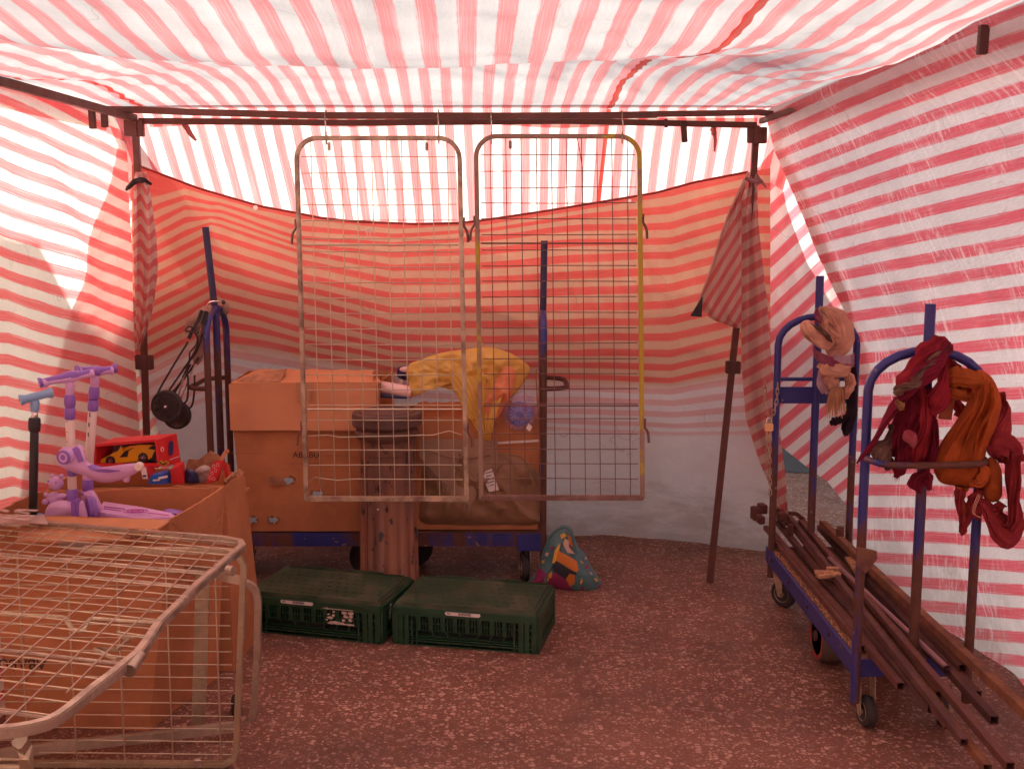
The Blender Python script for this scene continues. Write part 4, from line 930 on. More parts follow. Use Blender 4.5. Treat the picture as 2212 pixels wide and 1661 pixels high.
# wrapped blue ball
bl = thing('wrapped_ball', 'round blue toy ball wrapped in crinkled clear film', 'toy ball', P(1122, 925, 5.42))
c = P(1122, 893, 5.44); q = MB(); q.lathe(c+V((0, -.03, 0)), (0, 1, 0), [(0, 0), (.012, .0), (.04, .004), (.058, .012), (.062, .03), (.05, .055), (0, .06)], 30); q.build('wheel_disc', mat('royal_blue', (.03, .10, .50), .35, bump=0), bl)
q = MB()
for i in range(18): a = 2*math.pi*i/18; q.obox(c+V((math.cos(a)*.035, -.034, math.sin(a)*.035)), V((math.cos(a)*.016, 0, math.sin(a)*.016)), V((-math.sin(a)*.0015, 0, math.cos(a)*.0015)), (0, .003, 0))
q.build('spoke', mat('bright_blue', (.08, .25, .75), .3, bump=0), bl, False)
kf = N('clear_film'); b = kf.n('BsdfPrincipled', i_Roughness=.12); b.inputs['Base Color'].default_value = (.75, .55, .8, 1); b.inputs['Alpha'].default_value = .28; kf.put(kf.out.inputs[0], b.outputs[0])
q = MB(); q.blob(c+V((0, -.005, .012)), (.085, .06, .088), 36, 24, .14, 4., 4.); q.build('clear_wrapper', kf.m, bl, False)
q = MB(); q.prism([P(1136, 925, 5.37), P(1144, 932, 5.37), P(1150, 922, 5.37), P(1142, 914, 5.37)], (0, .001, 0)); q.build('sticker', m_paper, bl, False)
# navy and pink toys beside the bag
m_navy = mat('navy_plastic', (.02, .03, .10), .3, bump=0); m_pinkp = mat('pale_pink_plastic', (.80, .55, .52), .35, bump=0)
o = thing('toy_helmet', 'navy and pink rounded toy sticking up left of the yellow bag', 'toy', P(873, 820, 5.5))
q = MB(); pillow(q, [(857, 806), (859, 794), (872, 790), (888, 791), (897, 806), (893, 818), (876, 822), (860, 816)], 5.52, .05, 0, nr=10, sub=6); q.build('shell', m_navy, o)
q = MB(); pillow(q, [(863, 797), (872, 792), (890, 793), (896, 800), (884, 804), (868, 803)], 5.47, .012, 0, nr=8, sub=6); q.build('pink_liner', m_pinkp, o)
q = MB(); q.tube([P(869, 818, 5.52), P(868, 832, 5.53)], .012, 10); q.build('stalk', MC['white_strap'], o)
o = thing('toy_barrel', 'pale pink tubular toy with dark trim lying in front of the yellow bag', 'toy', P(850, 855, 5.5))
q = MB(); q.sweep([P(822, 836, 5.5), P(840, 839, 5.48), P(865, 843, 5.46), P(890, 847, 5.45)], [(.030*math.cos(a*math.pi/8), .030*math.sin(a*math.pi/8)) for a in range(16)]); q.build('barrel', m_pinkp, o, True)
q = MB(); q.tube([P(822, 854, 5.46), P(850, 857, 5.45), P(880, 858, 5.44)], .009, 8); q.build('dark_trim', m_navy, o)

# ------------------------------------------------------------------ cast iron bollard
def flaking():
    k = N('flaking_brown_paint'); co = k.n('TexCoord').outputs['Object']; n = k.noise(k.map(co, (1, 1, .45)), 26, 5, .65); m = k.step(n, .60, .62); n2 = k.noise(k.map(co, (1, 1, .3)), 7, 5)
    z = k.n('SeparateXYZ', i_0=co).outputs[2]; m2 = k.step(k.math('ADD', n2, k.math('MULTIPLY', z, -.15)), .38, .52)
    c = k.mix(m2, (.17, .085, .06), (.27, .115, .065)); c = k.mix(m, c, (.03, .025, .025)); b = k.n('BsdfPrincipled', i_Roughness=.55); k.put(b.inputs['Base Color'], c)
    k.put(b.inputs['Normal'], k.bump(k.math('SUBTRACT', k.noise(co, 45, 3), m), .4, .004)); k.put(k.out.inputs[0], b.outputs[0]); return k.m
bo = thing('bollard', 'fluted cast iron bollard with a round cap and flaking brown paint', 'bollard', V((-.575, 5.25, 0)))
bcx, bcy = -.572, 5.22
q = MB(); n = 112; base = 0
prof = [(0, .150, 0), (.02, .150, 0), (.07, .141, 0), (.075, .138, 1), (.60, .130, 1), (.72, .128, 1), (.745, .131, .5), (.76, .130, 0)]
for z, r, fa in prof:
    for i in range(n):
        a = 2*math.pi*i/n; fl = .5-.5*math.cos(a*14); k = r-.009*fa*(fl**.6); q.v.append(V((bcx+k*math.cos(a), bcy+k*math.sin(a), z)))
for j in range(len(prof)-1):
    for i in range(n): q.f.append((j*n+i, j*n+(i+1) % n, (j+1)*n+(i+1) % n, (j+1)*n+i))
m_flake = flaking(); q.build('shaft', m_flake, bo, True, 0, 0, 60)
q = MB(); q.obox((bcx-.0, bcy-.135, .36), (.075, 0, 0), (0, .006, 0), (0, 0, .34)); 
q = MB(); q.lathe((bcx, bcy, 0), (0, 0, 1), [(.128, .745), (.146, .762), (.150, .78), (.141, .795), (.142, .80)], 48); q.build('collar', mat('grey_brown_iron', (.13, .065, .05), .5, 0., .2, 10, bump=.2), bo)
q = MB(); q.lathe((bcx, bcy, 0), (0, 0, 1), [(.140, .80), (.157, .812), (.160, .818), (.160, .862), (.156, .870), (.135, .874), (.130, .872), (.126, .878), (.0, .882)], 56); q.build('cap', mat('dark_iron_cap', (.10, .055, .045), .5, 0., .2, 12, bump=.2), bo, True, 0, 0, 22)
q = MB(); q.tube([(bcx-.075, bcy-.122, .685), (bcx, bcy-.137, .685), (bcx+.06, bcy-.125, .685)], .002, 6); q.tube([(bcx-.087, bcy-.118, .05), (bcx-.08, bcy-.115, .70)], .002, 6); q.build('door_seam', m_ironD, bo)
q = MB(); q.blob(P(862-45, 1101, 5.085), .006, 10, 8); q.build('rivet', m_chrome, bo)

# ------------------------------------------------------------------ folding crates
m_green = mat('green_plastic', (.010, .062, .028), .42, 0., .12, 5, bump=.1, grime=.25)
m_greenT = mat('green_lid', (.024, .062, .028), .5, 0., .15, 5, (.15, .12, .08), .36, 5, .18, .15, 60, grime=.3)
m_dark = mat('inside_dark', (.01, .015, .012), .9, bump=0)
def crate(label, fl, fr_c, bl_dir, h, lab_u, stain=False):
    FL, FR = H(*fl), H(*fr_c); e = (FR-FL); L = e.length; e.normalize(); d = V((-e.y, e.x, 0))
    if bl_dir: d = (d+e*bl_dir).normalized()
    t = thing('folding_crate', label, 'crate', FL+e*L/2+d*.2, 'green folding crates'); Wd = .385
    X = lambda u, v, z: FL+e*(u*L)+d*(v*Wd)+V((0, 0, z))
    q = MB(); q.hexa([X(.004, .006, h-.016), X(.996, .006, h-.016), X(.996, .994, h-.016), X(.004, .994, h-.016)], [X(.006, .01, h), X(.994, .01, h), X(.994, .99, h), X(.006, .99, h)]); lid = q.build('lid', m_greenT, t, False, .003)
    q = MB()
    for i in range(14):
        for j in range(6): q.obox(X(.08+.063*i+(j % 2)*.03, .14+.14*j, h+.0012), e*.009, d*.0016, (0, 0, .0008))
    for i in range(36): q.obox(X(.985, .06+.025*i, h+.002), e*.004, d*.0022, (0, 0, .0022))
    q.obox(X(.965, .5, h+.003), e*.0018, d*.17, (0, 0, .003)); q.obox(X(.5, .97, h+.003), e*.28, d*.0016, (0, 0, .003)); q.obox(X(.5, .03, h+.002), e*.28, d*.0016, (0, 0, .002))
    for (u0, u1) in ((.16, .42), (.52, .78)): q.obox(X((u0+u1)/2, 1.0, h+.002), e*((u1-u0)/2*L), d*.004, (0, 0, .006))
    q.build('lid_ribs', m_greenT, lid, False)
    def face(name, O, ex, ey, LL):        # slotted wall: bars around rows of openings
        q = MB(); y = lambda a: h*a
        def b(u0, u1, z0, z1, pr=.004, dp=.006): c = O+ex*((u0+u1)/2*LL)+V((0, 0, (z0+z1)/2))-ey*(pr-dp); q.obox(c, ex*((u1-u0)/2*LL), ey*(dp), (0, 0, (z1-z0)/2))
        b(0, 1, y(.80), y(.905), .0045); b(.10, .90, y(.905), y(.925), .002); b(0, .10, y(.80), y(.93), .006); b(.90, 1, y(.80), y(.93), .006)
        b(0, .035, 0, y(.80), .003); b(.965, 1, 0, y(.80), .003); b(0, 1, 0, y(.035), .003); b(.035, .965, y(.10), y(.14), .002); b(.035, .965, y(.17), y(.195), .002); b(.035, .965, y(.235), y(.255), .0045)
        b(.035, .965, y(.385), y(.40), .003); b(.035, .965, y(.56), y(.585), .003); b(.035, .965, y(.74), y(.80), .003)
        for u in (.125, .16, .84, .875): b(u-.0, u+.012, y(.03), y(.8), .004)
        for z in (.12, .27, .42, .58): b(.035, .125, y(z), y(z+.02), .0045); b(.875, .965, y(z), y(z+.02), .0045)
        n = 8; w0, w1 = .165, .85
        for i in range(n):
            c0 = w0+(w1-w0)*i/n; cw = (w1-w0)/n; b(c0, c0+cw*.30, y(.40), y(.74), .003)
            for k in range(4): a = c0+cw*(.30+.70*k/3.0)-.002; b(a, a+.006, y(.40), y(.74), .003)
        for u in (.08, .92): b(u-.04, u-.01, y(.035), y(.8), .001); b(u+.0, u+.03, y(.035), y(.8), .001)
        for k, u in enumerate((.26, .36, .45, .60, .69, .78)):
            s = .02 if k < 3 else -.02; a = O+ex*((u+s)*LL)+V((0, 0, y(.25))); c = O+ex*(u*LL)+V((0, 0, y(.39))); q.prism([a, a+ex*.006, c+ex*.006, c], ey*.004)
        return q.build(name, m_green, t, False)
    face('long_side', X(0, 0, 0), e, -d, L); face('short_side', X(1, 0, 0), d, e, Wd); face('short_side', X(0, 1, 0), -d, -e, Wd); face('long_side', X(1, 1, 0), -e, d, L)
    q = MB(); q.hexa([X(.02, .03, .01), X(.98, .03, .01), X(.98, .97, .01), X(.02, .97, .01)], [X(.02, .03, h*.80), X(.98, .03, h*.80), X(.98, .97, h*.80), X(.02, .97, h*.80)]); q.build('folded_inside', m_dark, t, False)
    # barcode label
    q = MB(); lw, lh = .075, .0085; c = X(lab_u, 0, h*.865)-d*.0085
    pts = [c+e*(sx*(lw-lh)+lh*math.cos(a))+V((0, 0, lh*math.sin(a))) for sx, aa in ((1, (-90, -45, 0, 45, 90)), (-1, (90, 135, 180, 225, 270))) for a in [R(v) for v in aa]]
    q.prism(pts, -d*.001); lb_ = q.build('barcode_label', m_paper, t, False)
    q = MB(); x = -.018
    while x < .036: wdt = random.choice((.0006, .0011, .0016)); q.obox(c+e*x-d*.0014, e*wdt/2, d*.0003, (0, 0, .0052)); x += wdt+random.choice((.0008, .0013))
    q.build('bars', m_ink, lb_, False)
    text('186', .0125, frame_mtx(c-e*.058-d*.0013, -e, V((0, 0, -1))), m_ink, 'number', lb_, .0002)
    return t, X, e, d, h
t1, X1, e1, d1, h1 = crate('green folding crate on the left with a torn white sticker on its front', (530, 1360), (823, 1390), 0, .170, .40)
t2, X2, e2, d2, h2 = crate('green folding crate on the right with a pale scuffed patch on its lid', (852, 1388), (1160, 1412), 0, .170, .49)
m_glue = mat('torn_paper', (.62, .52, .44), .9, 0., .2, 20, bump=.3)
def scraps(X, e, d, u0, u1, z0, z1, n, name):
    q = MB()
    for i in range(n):
        c = X(random.uniform(u0, u1), 0, random.uniform(z0, z1))-d*(.0080+random.random()*.0012); k = random.randint(5, 8); a0 = random.random()*6
        r0 = random.uniform(.006, .015); pts = [c+e*(r0*random.uniform(.5, 1.3)*math.cos(a0+2*math.pi*j/k))+V((0, 0, r0*.6*random.uniform(.4, 1.2)*math.sin(a0+2*math.pi*j/k))) for j in range(k)]; q.prism(pts, -d*.0006)
    return q
scraps(X1, e1, d1, .60, .80, .07, .135, 26, 's').build('torn_sticker', m_glue, t1, False)
q = MB(); q.obox(X1(.70, 0, .134)-d1*.0085, e1*.068, d1*.0006, (0, 0, .0016)); q.obox(X1(.72, 0, .072)-d1*.0085, e1*.06, d1*.0006, (0, 0, .003)); q.build('torn_sticker', m_glue, t1, False)
q = MB(); p = X1(1, .18, .08)+e1*.008; q.prism([p, p+d1*.02+V((0, 0, .004)), p+d1*.035+V((0, 0, .06)), p+d1*.02+V((0, 0, .065))], e1*.001); q.build('paper_tag', m_paper, t1, False)

# ------------------------------------------------------------------ colourful bag on the floor
def hit_t(p, c, o):
    dx, dy = p[0]-c[0], p[1]-c[1]; L = math.hypot(dx, dy)
    if L < 1e-6: return 0
    best = 1e9
    for (x1, y1), (x2, y2) in zip(o, o[1:]+o[:1]):
        ex, ey = x2-x1, y2-y1; den = dx*ey-dy*ex
        if abs(den) < 1e-9: continue
        t = ((x1-c[0])*ey-(y1-c[1])*ex)/den; u = ((x1-c[0])*dy-(y1-c[1])*dx)/den
        if t > 0 and -.001 <= u <= 1.001: best = min(best, t)
    return min(1, 1/best)
def decal(mb, poly, out, Y, depth, c, off=.004, rings=5):
    m = (sum(p[0] for p in poly)/len(poly), sum(p[1] for p in poly)/len(poly)); n = len(poly); b = len(mb.v)
    for j in range(rings+1):
        for x, y in poly:
            px, py = lerp(m[0], x, j/rings), lerp(m[1], y, j/rings); t = hit_t((px, py), c, out); mb.v.append(P(px, py, Y-depth*math.sqrt(max(0, 1-t*t))-off))
    for j in range(rings):
        for i in range(n): k = (i+1) % n; mb.f.append((b+j*n+i, b+j*n+k, b+(j+1)*n+k, b+(j+1)*n+i))
    return mb
DB = lambda x, y: (1106+x/7.508, 1088.3+y/7.508)
oB = [DB(*p) for p in ((560, 600), (640, 480), (800, 350), (880, 345), (970, 400), (1010, 520), (1080, 700), (1180, 790), (1260, 960), (1380, 1150), (1450, 1310), (1440, 1460), (1170, 1500), (1000, 1465), (740, 1390), (280, 1290), (420, 1050), (480, 820))]
cB = DB(900, 1050); yB = 5.36; dB = .085
ob = thing('carrier_bag', 'teal carrier bag printed with hearts and bright shapes, slumped on the floor', 'bag', (P(1222, 1288, 5.3).x, 5.3, 0))
m_teal = mat('teal_bag', (.085, .20, .21), .45, 0., .1, 5, bump=.2, bs=30)
q = MB(); pillow(q, oB, yB, dB, .012, 9, c=cB, nr=18, sub=5, seed=4.); q.build('body', m_teal, ob)
q = MB(); q.tube(spline([P(*DB(*p), 5.29) for p in ((590, 560), (700, 440), (850, 380), (960, 470), (1000, 640), (1060, 800))], 6), .006, 6); q.tube(spline([P(*DB(*p), 5.285) for p in ((820, 620), (700, 860), (600, 1080), (540, 1260))], 6), .007, 6); q.build('seam', m_teal, ob)
for nm, col, polys in (('magenta_print', (.30, .035, .13), [[(290, 1275), (430, 1050), (490, 1060), (520, 1250), (700, 1090), (860, 1200), (1000, 1450), (740, 1370)], [(625, 735), (630, 695), (680, 680), (665, 740)], [(1180, 1040), (1190, 990), (1240, 980), (1250, 1050)], [(1390, 1320), (1440, 1310), (1450, 1370), (1410, 1370)], [(1120, 1390), (1130, 1330), (1170, 1340), (1165, 1395)]]),
                       ('orange_print', (.62, .20, .03), [[(745, 760), (830, 800), (960, 870), (1050, 930), (1080, 1060), (1040, 1120), (900, 1030), (715, 915)], [(870, 1210), (930, 1130), (1020, 1150), (1010, 1300), (940, 1340)], [(900, 490), (960, 540), (985, 640), (980, 710), (930, 640)]]),
                       ('yellow_print', (.72, .40, .04), [[(650, 960), (690, 760), (770, 640), (795, 660), (700, 960)], [(520, 1240), (640, 1080), (660, 1180), (590, 1260)], [(780, 500), (850, 470), (890, 520), (800, 570)], [(480, 960), (485, 920), (535, 905), (510, 960)], [(1330, 1210), (1360, 1195), (1400, 1240), (1370, 1260)], [(1100, 1290), (1130, 1200), (1150, 1250), (1120, 1300)], [(1105, 920), (1125, 920), (1165, 960), (1140, 960)]]),
                       ('cream_print', (.62, .42, .33), [[(825, 650), (860, 560), (930, 600), (920, 690), (960, 740), (1020, 810), (900, 790)], [(540, 840), (545, 790), (600, 785), (580, 850)], [(1180, 890), (1185, 850), (1215, 860), (1205, 910)], [(1255, 1105), (1290, 1110), (1310, 1150), (1280, 1140)]]),
                       ('black_print', (.02, .03, .04), [[(660, 1010), (710, 930), (900, 1040), (1050, 1110), (1040, 1150), (930, 1130), (870, 1220), (670, 1090)]])):
    for pg in polys: q = MB(); decal(q, [DB(*p) for p in pg], oB, yB, dB, cB, .012 if nm != 'black_print' else .015); q.build(nm, mat(nm, col, .5, bump=0), ob)

# ------------------------------------------------------------------ cartons at the left
zr = .745
fr_r, br_r = H(368, 1122, zr), H(484, 1051, zr)
A_ = [V((-1.76, 3.82, 0)), H(322, 1577), V((-1.13, 4.25, 0)), V((-1.76, 4.28, 0))]
At = [V((-1.78, 3.86, zr)), fr_r, br_r, V((-1.78, 4.22, zr-.01))]
ba, t_ = carton('cardboard_box', 'open carton in the front left corner holding the scooters', A_, zr, None, m_card, top=At, jag=.005, th=.008, bulge=.02)
fm2 = frame_mtx(P(48, 1433, 3.785), (-1, 0, 0), (0, 0, -1)); text('ABABU', .052, fm2, m_ink, 'printed_text', ba)
q = MB(); q.tube([P(8, 1418, 3.79), P(48, 1478, 3.785), P(110, 1415, 3.78), P(90, 1410, 3.78)], .0009, 4); q.build('printed_triangle', m_ink, ba)
q = MB(); wall_panel(q, fr_r+V((-.46, -.14, -.035)), fr_r+V((-.05, -.13, -.03)), At[0]+V((.1, -.005, 0)), fr_r+V((0, -.008, 0)), .006, .0, 4., nrm=(0, 0, -1), nv=6); q.build('outer_flap', m_card2, ba)
q = MB()
for i in range(26):
    p = fr_r+V((random.uniform(-.10, -.03), random.uniform(-.14, -.09), random.uniform(-.03, -.005))); q.obox(p, V((random.uniform(.006, .018), random.uniform(-.01, .01), 0)), V((.002, .008, random.uniform(-.004, .006))), (0, 0, .002))
q.build('torn_edge', m_cardT, ba, False)
q = MB(); q.tube(spline([fr_r+V((.004, .02, -.02)), fr_r+V((.03, .12, -.08)), br_r+V((.004, -.12, -.10)), br_r+V((.003, -.03, -.05))], 6), .0016, 5); q.tube(spline([fr_r+V((.004, .05, -.06)), br_r+V((.006, -.16, -.13)), br_r+V((.003, -.05, -.07))], 6), .0012, 5); q.build('clear_tape', m_cardT, ba)
q = MB(); q.hexa([(-1.75, 3.84, .60), (-1.2, 3.84, .60), (-1.14, 4.22, .60), (-1.75, 4.22, .60)], [(-1.75, 3.84, .612), (-1.2, 3.84, .612), (-1.14, 4.22, .612), (-1.75, 4.22, .612)]); q.build('inner_sheet', m_card, ba, False)
B_ = [V((-1.76, 4.31, 0)), H(487, 1400)+V((0, .0, 0)), V((-1.075, 4.78, 0)), V((-1.76, 4.78, 0))]; B_[1] = V((-1.085, 4.31, 0))
Bt = [V((-1.78, 4.30, .72)), H(487, 1047, .735), H(528, 1020, .70), V((-1.78, 4.76, .72))]
bb, t_ = carton('cardboard_box', 'battered open carton filled with boxed toys behind the scooters', B_, .72, None, m_card, top=Bt, jag=.016, th=.008, bulge=.02)
q = MB(); wall_panel(q, H(487, 1047, .73), H(528, 1020, .70), H(487, 1040, .76), H(518, 1012, .72), .007, .02, 9., nrm=(-1, 0, 0), nv=3); q.build('torn_edge', m_cardT, bb)
q = MB(); q.hexa([(-1.75, 4.33, .62), (-1.1, 4.33, .62), (-1.1, 4.74, .62), (-1.75, 4.74, .62)], [(-1.75, 4.33, .632), (-1.1, 4.33, .632), (-1.1, 4.74, .632), (-1.75, 4.74, .632)]); q.build('inner_sheet', m_card, bb, False)
q = MB(); q.prism([P(x, y, 4.80) for x, y in ((398, 1035), (400, 1012), (407, 992), (429, 993), (440, 984), (454, 974), (470, 982), (496, 1006), (500, 1030))], (0, .006, 0)); q.build('back_flap', m_cardT, bb, False)
# boxed toy car
m_redb = mat('red_box', (.62, .025, .03), .4, 0., .05, bump=0)
tc = thing('toy_car_box', 'red window box with a yellow toy sports car, standing in the toy carton', 'toy box', P(300, 1010, 4.5))
p = lambda x, y, Y=4.46: P(x, y, Y)
fl, frr, br2 = (206, 1003), (343, 1007), (392, 1004)
YF, YS = 4.46, 4.60
q = MB(); k = [p(206, 1004), p(343, 1008), p(337, 951), p(205, 962)]; kb = [p(240, 990, YS), p(392, 1002, YS), p(382, 936, YS), p(248, 945, YS)]
q.add(k+kb, [(1, 5, 6, 2), (3, 2, 6, 7), (0, 3, 7, 4), (0, 4, 5, 1)]); q.build('box_shell', m_redb, tc, False, 0, .002)
q = MB(); q.add([v+V((0, -.003, 0)) for v in kb], [(0, 1, 2, 3)]); q.build('back_card', mat('grey_card', (.45, .36, .36), .7, bump=0), tc, False, 0, .002)
q = MB()
for a, b, w_ in ((k[0], k[1], .004), (k[3], k[2], .005), (k[0], k[3], .004), (k[1], k[2], .004)): q.bar([a, b], w_)
q.build('window_edge', m_redb, tc, False)
q = MB(); q.add([p(343, 1000, 4.44), p(343, 1008, 4.44), p(210, 1008, 4.44), p(210, 1001, 4.44)], [(0, 1, 2, 3)]); q.build('front_strip', m_redb, tc, False, 0, .002)
s2 = lambda u, v: k[1].lerp(kb[1], u).lerp(k[2].lerp(kb[2], u), v)+V((.002, -.002, 0))
q = MB(); c_ = s2(.22, .62); q.tube([c_+(s2(1, .5)-s2(0, .5)).normalized()*.0085*math.cos(a*math.pi/8)+V((0, 0, .0085*math.sin(a*math.pi/8))) for a in range(16)], .0016, 5, True); q.build('round_badge', m_paper, tc)
q = MB(); q.prism([s2(.62+.22*math.cos(a*math.pi/6)*(.55), .58+.24*math.sin(a*math.pi/6)+.10*math.cos(a*math.pi/6)) for a in range(12)], (.001, -.001, 0)); q.build('car_picture', mat('midnight_blue', (.02, .04, .14), .3, bump=0), tc, False)
q = MB(); q.tube([s2(.5, .2), s2(.95, .26)], .0012, 4); q.build('printed_line', m_paper, tc)
DC = lambda x, y: (177+x/5.953, 911.3+y/5.953-2)
m_yelc = mat('yellow_car_paint', (.85, .45, .02), .2, bump=0)
tcar = thing('toy_car', 'yellow toy sports car with its door raised inside the red box', 'toy car', P(275, 1005, 4.52))
q = MB(); prof = [(230, 525), (245, 490), (330, 455), (400, 410), (470, 385), (540, 345), (620, 322), (740, 305), (850, 305), (930, 315), (935, 370), (950, 410), (940, 460), (900, 500), (850, 505), (845, 470), (820, 440), (780, 425), (740, 445), (720, 480), (718, 520), (560, 535), (430, 545), (415, 500), (390, 465), (350, 455), (315, 480), (302, 525), (300, 555), (235, 540)]
q.prism([P(*DC(x, y), 4.50) for x, y in prof], (0, .075, 0)); q.build('body', m_yelc, tcar, False, .0015)
q = MB(); q.prism([P(*DC(x, y), 4.498) for x, y in ((485, 470), (545, 395), (640, 350), (655, 352), (600, 385), (585, 460))], (0, .003, 0)); q.prism([P(*DC(x, y), 4.497) for x, y in ((845, 360), (900, 320), (950, 325), (945, 370), (900, 365))], (0, .06, 0)); q.prism([P(*DC(x, y), 4.497) for x, y in ((850, 500), (900, 465), (930, 390), (965, 370), (970, 500), (900, 515))], (0, .07, 0)); q.build('window', m_black, tcar, False)
q = MB(); q.prism([P(*DC(x, y), 4.492) for x, y in ((415, 470), (440, 430), (500, 320), (512, 318), (535, 400), (480, 460))], (0, .003, 0)); q.build('door', m_yelc, tcar, False)
for x, y, r in ((363, 513, .0185), (782, 470, .0185)):
    c_ = P(*DC(x, y), 4.495); q = MB(); q.lathe(c_, (0, 1, 0), [(r*.55, 0), (r, .001), (r, .02), (0, .02)], 22); wh = q.build('wheel', m_rubber, tcar)
    q = MB(); q.lathe(c_, (0, 1, 0), [(r*.12, -.001), (r*.2, .002), (r*.62, .003), (r*.68, -.001), (r*.72, .001)], 20)
    for i in range(6): a = i*math.pi/3; q.obox(c_+V((math.cos(a)*r*.38, -.001, math.sin(a)*r*.38)), V((math.cos(a)*r*.28, 0, math.sin(a)*r*.28)), V((-math.sin(a)*.0014, 0, math.cos(a)*.0014)), (0, .001, 0))
    q.build('rim', m_chrome, wh, False)
# other boxed toys
def toybox(name, label, f, b, YF, YB, m, extra=None):
    t = thing(name, label, 'toy box', P(sum(x for x, y in f)/4, max(y for x, y in f), YF)); q = MB(); q.hexa([P(x, y, YF) for x, y in f], [P(x, y, YB) for x, y in b]); q.build('box', m, t, False, .0015); return t
toybox('toy_box', 'plain glossy red box under the end of the toy car box', [(369, 1045), (398, 1045), (392, 1003), (369, 1014)], [(376, 1040), (402, 1040), (398, 996), (380, 1000)], 4.42, 4.52, m_redb)
m_blb = mat('blue_box', (.03, .13, .50), .4, bump=0)
t = toybox('toy_box', 'bright blue printed box lying at the rim of the toy carton', [(319, 1046), (352, 1046), (350, 1024), (326, 1026)], [(330, 1040), (373, 1044), (367, 1014), (344, 1018)], 4.36, 4.46, m_blb)
q = MB(); q.obox(P(352, 1031, 4.35), (.018, 0, .004), (0, .001, 0), (0, 0, .004)); q.obox(P(338, 1037, 4.352), (.014, 0, .001), (0, .001, 0), (0, 0, .0028)); q.build('white_print', m_paper, t, False)
t = toybox('toy_box', 'small white and red box with a purple print between the toys', [(308, 1034), (320, 1034), (315, 1008), (304, 1012)], [(320, 1032), (338, 1030), (332, 1001), (316, 1004)], 4.38, 4.46, m_redb)
q = MB(); q.prism([P(x, y, 4.375) for x, y in ((308, 1034), (320, 1034), (315, 1009), (304, 1012))], (0, -.001, 0)); q.build('white_front', m_paper, t, False)
q = MB(); q.obox(P(312, 1028, 4.37), (.007, 0, .001), (0, .001, 0), (0, 0, .003)); q.build('print', m_ink, t, False)
t = toybox('toy_box', 'flat red card box with white line drawings leaning at the right of the toys', [(444, 1044), (468, 1038), (483, 994), (461, 996)], [(448, 1044), (472, 1038), (487, 994), (465, 996)], 4.44, 4.46, m_redb)
q = MB()
for x, y in ((462, 1007), (458, 1022), (470, 1004), (454, 1032), (466, 1016), (462, 1034)):
    c_ = P(x, y, 4.436); q.tube([c_+V((.005*math.cos(a), 0, .007*math.sin(a))) for a in [i*math.pi/4 for i in range(8)]], .0006, 4, True)
q.build('white_print', m_paper, t)
t = toybox('toy_box', 'narrow red box tipped against the right rim of the toy carton', [(488, 1038), (497, 1034), (488, 1000), (482, 1003)], [(492, 1038), (501, 1034), (492, 1000), (486, 1003)], 4.48, 4.52, m_redb)
q = MB(); pillow(q, [(424, 1043), (422, 1018), (432, 1008), (446, 1005), (456, 1014), (458, 1040)], 4.52, .05, .02, 18, nr=10, sub=6); o = q.build('cloth_pouch', mat('grey_cloth', (.40, .33, .30), .9)); tag(o, 'crumpled grey cloth pouch among the toys', 'pouch')
q = MB(); pillow(q, [(398, 1044), (399, 1018), (408, 1012), (420, 1016), (427, 1028), (430, 1044)], 4.50, .04, .01, 18, nr=10, sub=6); o = q.build('toy_dinosaur', m_navy); tag(o, 'dark navy rounded toy beside the grey pouch', 'toy')
q = MB(); q.sweep(spline([P(478, 995, 4.6), P(484, 982, 4.6), P(490, 974, 4.6), (P(493, 978, 4.61))], 5), [(.001, .008), (.001, -.008), (-.001, -.008), (-.001, .008)]); o = q.build('cardboard_strip', m_card2); tag(o, 'curled strip of pale cardboard poking out of the toy carton', 'cardboard strip')
q = MB()
for i in range(12): p_ = P(345+i*1.6, 1003-random.random()*5, 4.42); q.obox(p_, (.003, 0, .001), (0, .004, 0), (.001, 0, random.uniform(.003, .009)))
o = q.build('toy_flower', mat('dark_yellow', (.55, .30, .03), .5)); tag(o, 'spiky yellow and dark toy poking up beside the blue box', 'toy')

# ------------------------------------------------------------------ scooters
DS = lambda x, y: (x/4.172, 752.1+y/4.172)
def gripbar(t, a, c, b, Y0, Y1, ma, mb_):
    pa, pc, pb = P(*DS(*a), Y0), P(*DS(*c), (Y0+Y1)/2), P(*DS(*b), Y1); pts = spline([pa, pa.lerp(pc, .45)+V((0, 0, .002)), pc, pc.lerp(pb, .5)+V((0, 0, -.001)), pb], 6); n = len(pts)
    rad = lambda u: (1.45 if u < .06 or u > .94 else (.95+.65*math.exp(-((u-.5)/.13)**2)))
    q = MB(); q.sweep(pts, [(.0125*math.cos(i*math.pi/7), .0125*math.sin(i*math.pi/7)) for i in range(14)], False, True, None, rad); h = q.build('handlebar', ma, t)
    q = MB(); q.sweep([v+V((0, -.003, -.006)) for v in pts[2:-2]], [(.0110*math.cos(i*math.pi/7), .0110*math.sin(i*math.pi/7)) for i in range(14)], False, True, None, rad); q.build('handle_underside', mb_, h); return pc
def stem(t, pts, segs):
    for nm, m, y0, y1, r, fl_ in segs:
        A = P(*DS(pl(y0, pts), y0), SY); B = P(*DS(pl(y1, pts), y1), SY); q = MB(); L = (B-A).length
        q.lathe(A, (B-A), [(r*.86, 0), (r, .004), (r*(1+fl_), L*.5), (r, L-.004), (r*.86, L)], 22); q.build(nm, m, t)
s1 = thing('kick_scooter', 'lilac and purple toddler scooter with a seat, nearest in the carton', 'scooter', P(150, 1118, 4.0)); SY = 3.98
gripbar(s1, (350, 315), (630, 255), (890, 200), 3.93, 4.03, m_purple, m_lilac)
sx = [(280, 630), (640, 630), (900, 640), (1150, 650), (1480, 655)]
